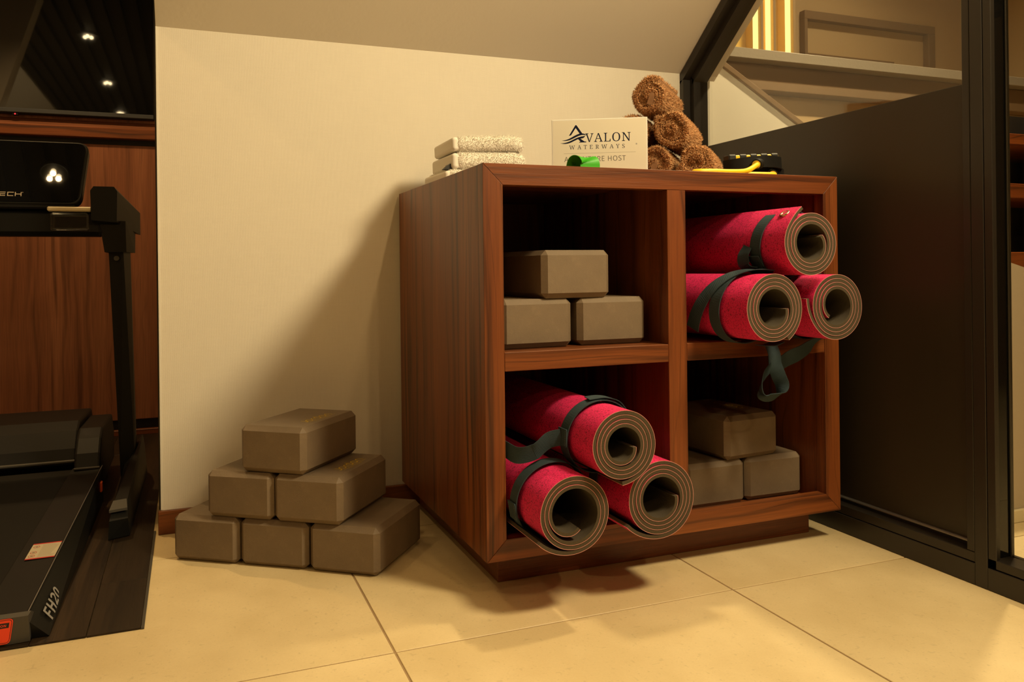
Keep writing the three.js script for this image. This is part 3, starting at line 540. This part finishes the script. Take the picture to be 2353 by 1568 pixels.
function rolledTowel(o, idx) {
  const g = thing('rolled_towel', o.label, 'towel', [o.x, o.y, o.z], (o.yaw || 0) * D2R, 'pyramid of rolled brown towels');
  const L = o.len ?? 0.19, r = o.r - 0.0035, curve = [];
  const turns = o.turns ?? 2.6, n = Math.round(turns * 40), rin = 0.006, total = turns * 360;
  for (let i = 0; i <= n; i++) { const t = i / n, deg = o.end + total * (1 - t); const wob = 1 + 0.05 * Math.sin(deg * D2R * 2 + idx) + 0.03 * Math.sin(deg * D2R * 5 + idx * 2); const R = (rin + (r - rin) * t) * wob; curve.push(V2(R * Math.cos(deg * D2R), R * Math.sin(deg * D2R))); }
  const pitch = (r - rin) / turns, th = pitch * 0.74, b = sweepBand(curve, -th, 0, 0, -L, 0.006);
  part('towel_roll', mergeGeometries([b.out, b.inn, b.cap]), M.towel, g);
  // terry loops stand on the outermost turn and on the front end
  const outer = sweepBand(curve.slice(n - 42), -th, 0, 0, -L, 0.006).out, front = sweepBand(curve, -th, 0, 0, -0.0001, 0.006);
  const flute = sweepBand(curve, -th, 0, 0, -0.012, 0.006);
  pile(outer, o.n ?? 9000, 0.0075, 0.0026, M.towelPile, g, [0.5, 1.25], 100 + idx);
  pile(front.cap, (o.n ?? 9000) * 0.34 | 0, 0.0052, 0.0024, M.towelPile, g, [0.5, 1.25], 140 + idx);
  pile(mergeGeometries([flute.out, flute.inn]), (o.n ?? 9000) * 0.25 | 0, 0.006, 0.0022, M.towelPile, g, [0.5, 1.2], 180 + idx);
  if (o.hem) part('woven_hem', ribbon([[0.002, 0.008, 0.003], [0.006, -0.004, 0.008], [0.001, -0.022, 0.009]], [[1, 0.3, 0], [1, 0.2, 0.1], [1, 0, 0]], 0.013, 0.002, 20), M.towelHem, g, 'smooth woven hem end');
  return g;
}
const TY = CT + 0.0005;
rolledTowel({ label: 'rolled brown towel in the bottom row of the pyramid, right at the sign edge', x: 0.507, y: TY + 0.0470, z: 0.455, r: 0.0475, end: 250, yaw: -42, hem: true }, 1);
rolledTowel({ label: 'rolled brown towel in the bottom row of the pyramid, beside the yellow tube', x: 0.582, y: TY + 0.0470, z: 0.520, r: 0.048, end: 200, yaw: -42, turns: 2.2 }, 2);
rolledTowel({ label: 'rolled brown towel in the bottom row of the pyramid, hidden behind the white sign', x: 0.433, y: TY + 0.0465, z: 0.388, r: 0.047, end: 230, yaw: -42, n: 5000 }, 3);
rolledTowel({ label: 'rolled brown towel in the second row of the pyramid, clear of the sign', x: 0.543, y: TY + 0.126, z: 0.486, r: 0.0485, end: 140, yaw: -43, turns: 3 }, 4);
rolledTowel({ label: 'rolled brown towel in the second row of the pyramid, peeping out above the sign', x: 0.468, y: TY + 0.126, z: 0.420, r: 0.047, end: 200, yaw: -44, n: 7000 }, 5);
rolledTowel({ label: 'rolled brown towel alone on top of the pyramid', x: 0.503, y: TY + 0.205, z: 0.452, r: 0.0485, end: 60, yaw: -46, hem: true, turns: 2.8 }, 6);

function foldedTowel(o, idx) { // x: left, y: bottom, z: front
  const g = thing('folded_towel', o.label, 'towel', [o.x, o.y, o.z], (o.yaw || 0) * D2R, 'stack of folded white towels');
  g.rotation.z = (o.tilt || 0) * D2R;
  const w = o.w, h = o.h, d = 0.17;
  const wavy = (geo, a) => { const p = geo.attributes.position; for (let i = 0; i < p.count; i++) { const x = p.getX(i), y = p.getY(i), z = p.getZ(i); p.setY(i, y + a * Math.sin(x * 38 + idx) * (y > 0 ? 1 : 0.25) + a * 0.6 * Math.sin(z * 33 + x * 20)); p.setZ(i, z + a * Math.sin(x * 27 + y * 50 + idx)); } geo.computeVertexNormals(); return geo; };
  const body = new RoundedBoxGeometry(w - 0.012, h, d, 6, h * 0.42); body.translate((w - 0.012) / 2 + 0.012, h / 2, -d / 2);
  const fold = new RoundedBoxGeometry(0.030, h * 0.98, d * 0.96, 6, 0.0145); fold.translate(w + 0.003, h * 0.49, -d / 2 - 0.006);
  const hem = new RoundedBoxGeometry(0.018, h * 0.9, d * 0.98, 4, 0.008); hem.translate(0.012, h * 0.47, -d / 2 - 0.002);
    wavy(body, 0.0016); wavy(fold, 0.0012);
  part('folded_body', body, M.white, g); part('end_fold', fold, M.white, g, 'rounded fold at the end'); part('woven_hem', hem, M.white, g, 'smooth hem band');
  const src = [body, fold].map(q => { const k = q.index ? q.toNonIndexed() : q.clone(); return k; });
  pile(mergeGeometries(src), 30000, 0.0042, 0.0016, M.whitePile, g, [0.92, 1.06], 300 + idx);
}
foldedTowel({ label: 'folded white towel at the bottom of the stack, sticking out to the left', x: 0.040, y: TY, z: 0.30, w: 0.192, h: 0.0335, yaw: 2 }, 1);
foldedTowel({ label: 'folded white towel in the middle of the stack of three', x: 0.0575, y: TY + 0.0345, z: 0.302, w: 0.176, h: 0.041, yaw: 1, tilt: 1.2 }, 2);
foldedTowel({ label: 'folded white towel on top of the stack of three', x: 0.058, y: TY + 0.077, z: 0.300, w: 0.170, h: 0.036, yaw: -1, tilt: 2.4 }, 3);
{ const s = thing('webbing_strap', 'black ribbed strap end poking out between the white towels', 'strap', [0.048, TY + 0.0345, 0.285]);
  part('strap_end', hull([[-0.006, 0, 0], [0.02, 0, 0], [0.02, 0.018, 0], [0.006, 0.011, 0], [-0.006, 0, -0.02], [0.02, 0, -0.02], [0.02, 0.018, -0.02], [0.006, 0.011, -0.02]]), M.rubber, s);
  const rb = []; for (let k = 0; k < 6; k++) { const b = new THREE.BoxGeometry(0.0008, 0.008 + k * 0.0016, 0.0008); b.translate(-0.001 + k * 0.0032, 0.005 + k * 0.0011, 0.0004); rb.push(b); } part('ribs', mergeGeometries(rb), M.capGrey, s); }

// ───────────────────────── sign
{
  const w = 0.206, h = 0.121, t = 0.009;
  const s = thing('acrylic_sign', 'white acrylic block sign with navy lettering on the cabinet top', 'sign', [0.2185, TY, 0.512], -29 * D2R);
  part('acrylic_block', uvBox(new RoundedBoxGeometry(w, h, t, 3, 0.0012).translate(w / 2, h / 2, -t / 2)), M.acrylic, s);
  const tex = canvasTex(1024, 600, (x, W, H) => {
    x.fillStyle = '#e3dccb'; x.fillRect(0, 0, W, H);
    x.fillStyle = '#141b33';
    x.save(); x.translate(4, -64); x.scale(0.98, 0.90);
    // swooping A
    x.beginPath(); x.moveTo(176, 262); x.lineTo(246, 138); x.quadraticCurveTo(256, 120, 268, 138); x.lineTo(330, 240); x.lineTo(306, 252); x.lineTo(254, 166); x.lineTo(200, 256); x.closePath(); x.fill();
    x.beginPath(); x.moveTo(96, 318); x.bezierCurveTo(180, 318, 220, 262, 290, 240); x.bezierCurveTo(330, 228, 362, 240, 372, 262); x.bezierCurveTo(330, 246, 290, 262, 250, 284); x.bezierCurveTo(200, 312, 150, 336, 96, 318); x.fill();
    x.beginPath(); x.moveTo(78, 352); x.bezierCurveTo(180, 356, 220, 300, 300, 278); x.bezierCurveTo(330, 268, 352, 274, 362, 262); x.bezierCurveTo(350, 302, 320, 300, 306, 300); x.lineTo(352, 338); x.lineTo(372, 340); x.lineTo(372, 350); x.lineTo(292, 350); x.lineTo(292, 342); x.lineTo(306, 338); x.lineTo(280, 306); x.bezierCurveTo(220, 330, 170, 384, 78, 352); x.fill();
    x.restore();
    const sp = (str, px, x0, y, adv, face) => { x.font = `${px}px ${face}`; let X = x0; for (const ch of str) { x.fillText(ch, X, y); X += x.measureText(ch).width + adv; } };
    sp('VALON', 138, 356, 248, 5, 'serif');
    sp('WATERWAYS', 62, 178, 326, 26, 'serif'); x.font = '24px sans-serif'; x.fillText('\u00ae', 908, 292);
    x.fillStyle = '#8d8676'; x.fillRect(118, 372, 790, 2.5);
    x.fillStyle = '#6f6a60'; sp('ADVENTURE HOST', 78, 122, 466, 3, 'sans-serif');
  });
  part('printed_face', quad([0.003, 0.003, 0.0002], [w - 0.003, 0.003, 0.0002], [w - 0.003, h - 0.003, 0.0002], [0.003, h - 0.003, 0.0002]), mat({ map: tex, roughness: 0.25 }), s, 'navy logo and lettering');
}
{ // green loop in front of the sign
  const g = thing('green_band', 'bright green flat band folded in a loop in front of the sign', 'band', [0.212, TY, 0.612], 10 * D2R);
  const p = [[0.006, 0.001, -0.022], [0.004, 0.012, -0.016], [0.002, 0.0225, -0.007], [0.004, 0.0265, 0.002], [0.008, 0.0255, 0.011], [0.012, 0.020, 0.017], [0.014, 0.010, 0.018], [0.014, 0.0012, 0.016], [0.014, 0.0012, 0.0]];
  part('loop', ribbon(p.map(q => [q[0] + 0.026, q[1], q[2]]), p.map(() => [1, -0.08, 0.12]), 0.046, 0.0012, 70), M.green, g);
  const t = canvasTex(128, 128, x => { x.fillStyle = '#0b2a08'; x.font = 'bold 60px sans-serif'; x.fillText('12', 26, 86); x.fillRect(10, 16, 70, 8); });
  part('print', quad([0.012, 0.0105, -0.0152], [0.030, 0.0105, -0.0136], [0.030, 0.019, -0.008], [0.012, 0.019, -0.0096]), printMat(t), g, 'dark printed numerals');
}
{ // resistance band with two handles
  const b = thing('resistance_band', 'yellow tube resistance band with black grip handles on the cabinet top', 'resistance band', [0, 0, 0]);
  function handle(x, y, z, yaw, roll, first) {
    const h = new THREE.Group(); h.name = 'handle'; h.position.set(x, y, z); h.rotation.set(0, yaw, roll); b.add(h); h.userData.label = first ? 'black grip handle lying on top' : 'black grip handle lying underneath';
    const L = 0.142;
    for (let k = 0; k < 5; k++) { const w = L / 5 - 0.0075; part('grip_segment', cbox(-L / 2 + k * L / 5 + 0.003, -L / 2 + k * L / 5 + 0.003 + w, 0.006, 0.043, -0.046, -0.018, 0.003), M.rubber, h); }
    part('grip_core', cbox(-L / 2 + 0.004, L / 2 - 0.004, 0.009, 0.041, -0.044, -0.0195, 0.002), M.yellow, h, 'yellow core between the grip segments');
    const pts = []; for (let k = 0; k <= 12; k++) { const t = k / 12; pts.push([-L / 2 - 0.004 + t * (L + 0.008), 0.016 + 0.004 * Math.sin(t * 3.14), -0.03 + 0.045 * Math.sin(t * 3.14159) ** 0.6]); }
    const sd = pts.map(() => [0, 1, 0]); part('handle_bar', ribbon(pts, sd, 0.027, 0.008, 60), M.plasticSoft, h);
    part('socket', cyl([-0.004, 0.017, 0.006], [-0.026, 0.012, 0.028], 0.0135, 0.0125), M.plasticSoft, h); part('socket_bore', cyl([-0.0262, 0.012, 0.0282], [-0.0266, 0.0119, 0.0286], 0.0095), M.yellowDull, h);
  }
  handle(0.733, TY + 0.022, 0.560, -0.10, 0.055, true);
  handle(0.782, TY + 0.0005, 0.535, 0.25, 0, false);
  part('rubber_tube', tube([[0.711, TY + 0.0345, 0.581], [0.690, TY + 0.0275, 0.600], [0.65, TY + 0.0125, 0.617], [0.60, TY + 0.0075, 0.628], [0.55, TY + 0.0065, 0.632], [0.52, TY + 0.006, 0.625], [0.515, TY + 0.006, 0.612], [0.54, TY + 0.006, 0.602], [0.62, TY + 0.006, 0.605], [0.69, TY + 0.006, 0.615], [0.742, TY + 0.0085, 0.600], [0.762, TY + 0.0115, 0.562]], 0.0058, 120, 12), M.yellow, b, 'yellow rubber tube');
}

// ───────────────────────── television
{
  const t = thing('television', 'large black wall television above the treadmill', 'television', [0, 0, -1.34]);
  part('housing', cbox(-1.95, -0.634, 1.216, 1.975, -0.001, 0.026, 0.004), M.plastic, t);
  part('screen', boxG(-1.944, -0.64, 1.236, 1.969, 0.0262, 0.0295), M.screen, t, 'dark glossy screen');
  part('bottom_bezel', cbox(-1.946, -0.638, 1.219, 1.2355, 0.0262, 0.034, 0.002, 'x'), mat({ color: lin(0.045, 0.05, 0.06), roughness: 0.35 }), t);
  part('indicator_mount', cbox(-1.112, -1.092, 1.210, 1.217, 0.012, 0.03, 0.001), M.plastic, t);
  part('standby_led', new THREE.SphereGeometry(0.0025, 10, 8).translate(-1.102, 1.2135, 0.031), glow(1, 0.02, 0.03, 2), t, 'tiny red standby light');
}

// ───────────────────────── treadmill
{
  const t = thing('treadmill', 'black folding treadmill standing on the dark planks in the alcove', 'treadmill');
  const dy = z => 0.0926 - (z + 0.32) * 0.0588, dx = z => -0.746 - (z + 0.32) * 0.0413, F0 = 0.005;
  const xl = -1.40, zr = 0.545, zf = -0.36, rw = 0.072;
  // side skirts and deck
  for (const s of [0, 1]) {
    const X = z => s ? 2 * -1.075 - dx(z) : dx(z), O = s ? -1 : 1;
    part('side_skirt', hull([[X(zr), dy(zr), zr], [X(zf), dy(zf), zf], [X(zr) + O * (dx(zr) < -0.76 ? 0.033 : 0.0), F0, zr - 0.01], [X(zf) + O * 0.002, F0, zf], [X(zr) - O * 0.02, dy(zr), zr], [X(zf) - O * 0.02, dy(zf), zf], [X(zr) - O * 0.02, F0, zr - 0.01], [X(zf) - O * 0.02, F0, zf]], 'z'), M.plastic, t, s ? undefined : 'black side panel with grey lettering');
    part('foot_rail', hull([[X(zr), dy(zr) + 0.0005, zr - 0.01], [X(zf), dy(zf) + 0.0005, zf], [X(zr) - O * rw, dy(zr) + 0.0005, zr - 0.01], [X(zf) - O * rw, dy(zf) + 0.0005, zf], [X(zr) - O * 0.002, dy(zr) + 0.006, zr - 0.01], [X(zf) - O * 0.002, dy(zf) + 0.006, zf], [X(zr) - O * rw, dy(zr) + 0.004, zr - 0.01], [X(zf) - O * rw, dy(zf) + 0.004, zf]], 'z'), M.plasticSoft, t);
    part('edge_strip', tube([[X(zr), dy(zr) + 0.006, zr - 0.012], [X(zf), dy(zf) + 0.006, zf]], 0.0012, 4, 6), M.silver, t, 'thin bright edge line');
    part('end_cap', hull([[X(zr) + O * 0.006, dy(zr) + 0.010, zr - 0.012], [X(zr) - O * rw, dy(zr) + 0.010, zr - 0.012], [X(zr) + O * 0.004, dy(zr) + 0.008, zr + 0.004], [X(zr) - O * rw, dy(zr) + 0.008, zr + 0.004], [X(zr) + O * 0.006, 0.005, zr], [X(zr) - O * rw, 0.005, zr + 0.008], [X(zr) + O * 0.006, 0.03, zr - 0.06], [X(zr) - O * rw, 0.03, zr - 0.06]]), M.capGrey, t, 'grey plastic end cap');
  }
  part('running_belt', hull([[dx(zr) - rw, dy(zr) + 0.001, zr - 0.012], [dx(zf) - rw, dy(zf) + 0.001, zf], [-2.15 - dx(zr) + rw, dy(zr) + 0.001, zr - 0.012], [-2.15 - dx(zf) + rw, dy(zf) + 0.001, zf], [dx(zr) - rw, dy(zr) - 0.01, zr - 0.012], [dx(zf) - rw, dy(zf) - 0.01, zf], [-2.15 - dx(zr) + rw, dy(zr) - 0.01, zr - 0.012], [-2.15 - dx(zf) + rw, dy(zf) - 0.01, zf]], 'z'), M.belt, t, 'matt black running belt');
  // motor hood
  const hood = [];
  const prof = (x0, x1, zb, top) => prism([[zb, dy(zb) + 0.006], [zb - 0.02, dy(zb) + 0.045], [zb - 0.06, top - 0.02], [zb - 0.11, top], [zb - 0.40, top - 0.01], [zb - 0.46, 0.12], [zb - 0.46, 0.03], [zb - 0.10, 0.03]], x1 - x0, 'zy', x0, 0.006, 'z');
  part('motor_hood', prof(-1.33, -0.812, -0.40, 0.205), M.plasticSoft, t, 'rounded motor hood');
  part('hood_lip', tube([[-1.33, dy(-0.395) + 0.014, -0.398], [-0.815, dy(-0.395) + 0.014, -0.398]], 0.005, 6, 8), M.capGrey, t);
  part('hood_shoulder', prof(-0.811, -0.748, -0.335, 0.192), M.plasticSoft, t); part('hood_shoulder', prof(-1.402, -1.3305, -0.335, 0.192), M.plasticSoft, t);
  part('shoulder_lip', cbox(-0.811, -0.748, dy(-0.33) + 0.007, dy(-0.33) + 0.012, -0.337, -0.329, 0.001), M.capGrey, t);
  part('fold_lever', cbox(-0.7445, -0.7385, 0.045, 0.072, -0.305, -0.285, 0.002), M.orange, t, 'small orange release tab');
  // uprights with feet
  for (const s of [0, 1]) {
    const q = (x) => s ? -2.15 - x : x;
    const hx = (a) => a.map(p => [q(p[0]), p[1], p[2]]);
    part('upright', hull(hx([[-0.700, 0.05, -0.46], [-0.662, 0.05, -0.46], [-0.700, 0.05, -0.38], [-0.662, 0.05, -0.38], [-0.728, 0.72, -0.48], [-0.676, 0.72, -0.48], [-0.728, 0.72, -0.41], [-0.690, 0.72, -0.40]]), 'y'), M.plastic, t);
    part('base_foot', hull(hx([[-0.700, 0.006, 0.02], [-0.655, 0.006, 0.0], [-0.697, 0.05, 0.026], [-0.658, 0.05, 0.012], [-0.690, 0.082, -0.03], [-0.662, 0.082, -0.04], [-0.700, 0.006, -0.66], [-0.645, 0.006, -0.66], [-0.690, 0.10, -0.5], [-0.650, 0.10, -0.62], [-0.662, 0.14, -0.48], [-0.65, 0.15, -0.52]]), 'z'), M.plastic, t);
    part('foot_cap', hull(hx([[-0.698, 0.066, 0.012], [-0.66, 0.066, 0.0], [-0.692, 0.084, -0.028], [-0.664, 0.084, -0.038], [-0.698, 0.072, 0.012], [-0.66, 0.072, 0.0]])), M.capGrey, t);
    part('handle_head', hull(hx([[-0.762, 0.770, -0.335], [-0.700, 0.765, -0.335], [-0.758, 0.762, -0.345], [-0.706, 0.762, -0.345], [-0.764, 0.85, -0.335], [-0.756, 0.862, -0.335], [-0.706, 0.862, -0.335], [-0.698, 0.850, -0.335], [-0.735, 0.76, -0.60], [-0.652, 0.74, -0.55], [-0.735, 0.83, -0.60], [-0.652, 0.805, -0.55]]), 'z'), M.plastic, t, s ? undefined : 'boxy handle head');
    part('handle_collar', hull(hx([[-0.735, 0.685, -0.385], [-0.680, 0.685, -0.385], [-0.735, 0.685, -0.50], [-0.664, 0.685, -0.50], [-0.745, 0.77, -0.36], [-0.680, 0.77, -0.36], [-0.745, 0.77, -0.53], [-0.664, 0.77, -0.53]]), 'y'), M.plasticSoft, t);
    part('bolt', cyl([q(-0.706), 0.668, -0.405], [q(-0.706), 0.668, -0.396], 0.008, 0.007, 16), M.capGrey, t);
  }
  // crossbar and console
  part('crossbar', cbox(-1.41, -0.735, 0.728, 0.800, -0.44, -0.36, 0.012, 'x'), M.plastic, t);
  part('console_tray', cbox(-1.35, -0.80, 0.800, 0.812, -0.46, -0.345, 0.004, 'x'), M.plasticSoft, t);
  part('tray_lip', cbox(-0.868, -0.762, 0.794, 0.8065, -0.372, -0.342, 0.003, 'x'), M.cream, t, 'pale cream tray lip');
  part('cup_holder', new RoundedBoxGeometry(0.092, 0.048, 0.05, 3, 0.008).translate(-0.812, 0.764, -0.335), M.clearPlastic, t, 'clear plastic cup holder');
  part('console_neck', cbox(-1.20, -0.93, 0.80, 0.83, -0.41, -0.37, 0.006), M.plastic, t);
  const con = new THREE.Group(); con.name = 'console'; con.position.set(-1.075, 0.818, -0.345); con.rotation.x = -22.5 * D2R; t.add(con); con.userData.label = 'glossy black console tablet';
  const rr = (w0, w1, h, r) => { const s = new THREE.Shape(); s.moveTo(-w0 + r, 0); s.lineTo(w0 - r, 0); s.quadraticCurveTo(w0, 0, w0 + (w1 - w0) * r / h, r); s.lineTo(w1 - (w1 - w0) * r / h, h - r); s.quadraticCurveTo(w1, h, w1 - r, h); s.lineTo(-w1 + r, h); s.quadraticCurveTo(-w1, h, -w1 + (w1 - w0) * r / h, h - r); s.lineTo(-w0 - (w1 - w0) * r / h, r); s.quadraticCurveTo(-w0, 0, -w0 + r, 0); return s; };
  part('console_body', uvBox(new THREE.ExtrudeGeometry(rr(0.284, 0.300, 0.186, 0.028), { depth: 0.022, bevelEnabled: true, bevelSize: 0.003, bevelThickness: 0.003, bevelSegments: 3, curveSegments: 10 }).translate(0, 0, -0.03)), M.plastic, con);
  part('console_face', uvBox(new THREE.ExtrudeGeometry(rr(0.280, 0.296, 0.180, 0.026), { depth: 0.0015, bevelEnabled: true, bevelSize: 0.001, bevelThickness: 0.001, bevelSegments: 2, curveSegments: 10 }).translate(0, 0.003, -0.0045)), M.gloss, con, 'mirror-black glass face');
  const lg = canvasTex(512, 96, x => { x.fillStyle = '#b8a68c'; const y0 = 16, h = 62, s = 11; let X = 20;
    const E = X0 => { x.fillRect(X0, y0, 70, s); x.fillRect(X0, y0 + h / 2 - s / 2, 66, s); x.fillRect(X0, y0 + h - s, 66, s); };
    x.fillRect(X, y0, 84, s); x.fillRect(X + 36, y0, s, h); X += 98;                               // T
    E(X); x.fillRect(X, y0 + h / 2, s, h / 2); X += 88;                                            // E
    x.fillRect(X, y0, 76, s); x.fillRect(X, y0 + h - s, 70, s); x.fillRect(X, y0, s, h); X += 88;  // C
    x.fillRect(X, y0, s, h); x.fillRect(X + 66, y0, s, h); x.fillRect(X, y0 + h / 2 - s / 2, 70, s); // H
    x.font = '20px sans-serif'; x.fillText('®', X + 80, y0 + 12); });
  part('logo', quad([0.073, 0.013, -0.0012], [0.175, 0.013, -0.0012], [0.175, 0.032, -0.0012], [0.073, 0.032, -0.0012]), printMat(lg, 0.4), con, 'pale angular lettering');
  // lettering on the side panel
  const fh = canvasTex(512, 160, x => { x.fillStyle = '#8d8a86'; x.font = 'bold 150px sans-serif'; x.save(); x.scale(1.18, 1); x.fillText('FH20', 12, 136); x.restore(); });
  const SK = (z, k) => [dx(z) + 0.0335 * ((z - zf) / (zr - zf)) * k + 0.006, dy(z) + (F0 - dy(z)) * k + 0.0005, z];
  part('lettering', quad(SK(0.50, 0.86), SK(0.36, 0.74), SK(0.36, 0.16), SK(0.50, 0.18)), printMat(fh, 0.5), t, 'grey model lettering');
  const st = canvasTex(256, 256, x => { x.fillStyle = '#b9ad92'; x.fillRect(0, 0, 256, 256); x.fillStyle = '#b8231a'; x.fillRect(0, 0, 256, 16); x.fillRect(0, 240, 256, 16); x.fillStyle = '#8f8672'; for (let k = 0; k < 17; k++) x.fillRect(96, 30 + k * 12, 110 + (k * 37 % 40), 4); x.strokeStyle = '#a5281e'; x.lineWidth = 5; for (const y of [56, 150, 206]) { x.beginPath(); x.ellipse(44, y, 26, 18, 0, 0, 7); x.stroke(); x.fillStyle = '#3a352c'; x.fillRect(34, y - 5, 22, 9); } });
  const RS = (z, k) => [dx(z) - 0.003 - k * 0.052, dy(z) + 0.0066, z];
  part('warning_label', quad(RS(0.285, 1), RS(0.285, 0), RS(0.20, 0), RS(0.20, 1)), printMat(st), t, 'cream warning label with red edges');
  const oc = canvasTex(256, 256, x => { x.fillStyle = '#e2401c'; x.beginPath(); x.roundRect(4, 4, 248, 248, 40); x.fill(); x.strokeStyle = '#22120c'; x.lineWidth = 5; x.beginPath(); x.roundRect(16, 16, 224, 224, 30); x.stroke(); x.fillStyle = '#1c120e'; x.fillRect(34, 44, 184, 50); x.fillStyle = '#e2401c'; x.font = 'bold 34px sans-serif'; x.fillText('CAUTION', 42, 82); });
  part('caution_label', quad([dx(zr) - 0.062, 0.008, zr + 0.0085], [dx(zr) - 0.022, 0.008, zr + 0.0075], [dx(zr) - 0.016, dy(zr) + 0.0085, zr + 0.0052], [dx(zr) - 0.062, dy(zr) + 0.0085, zr + 0.0055]), printMat(oc), t, 'orange caution label');
}

scene.traverse(o => { if (o.isMesh) { o.castShadow = true; o.receiveShadow = true; } });
renderer.render(scene, camera);
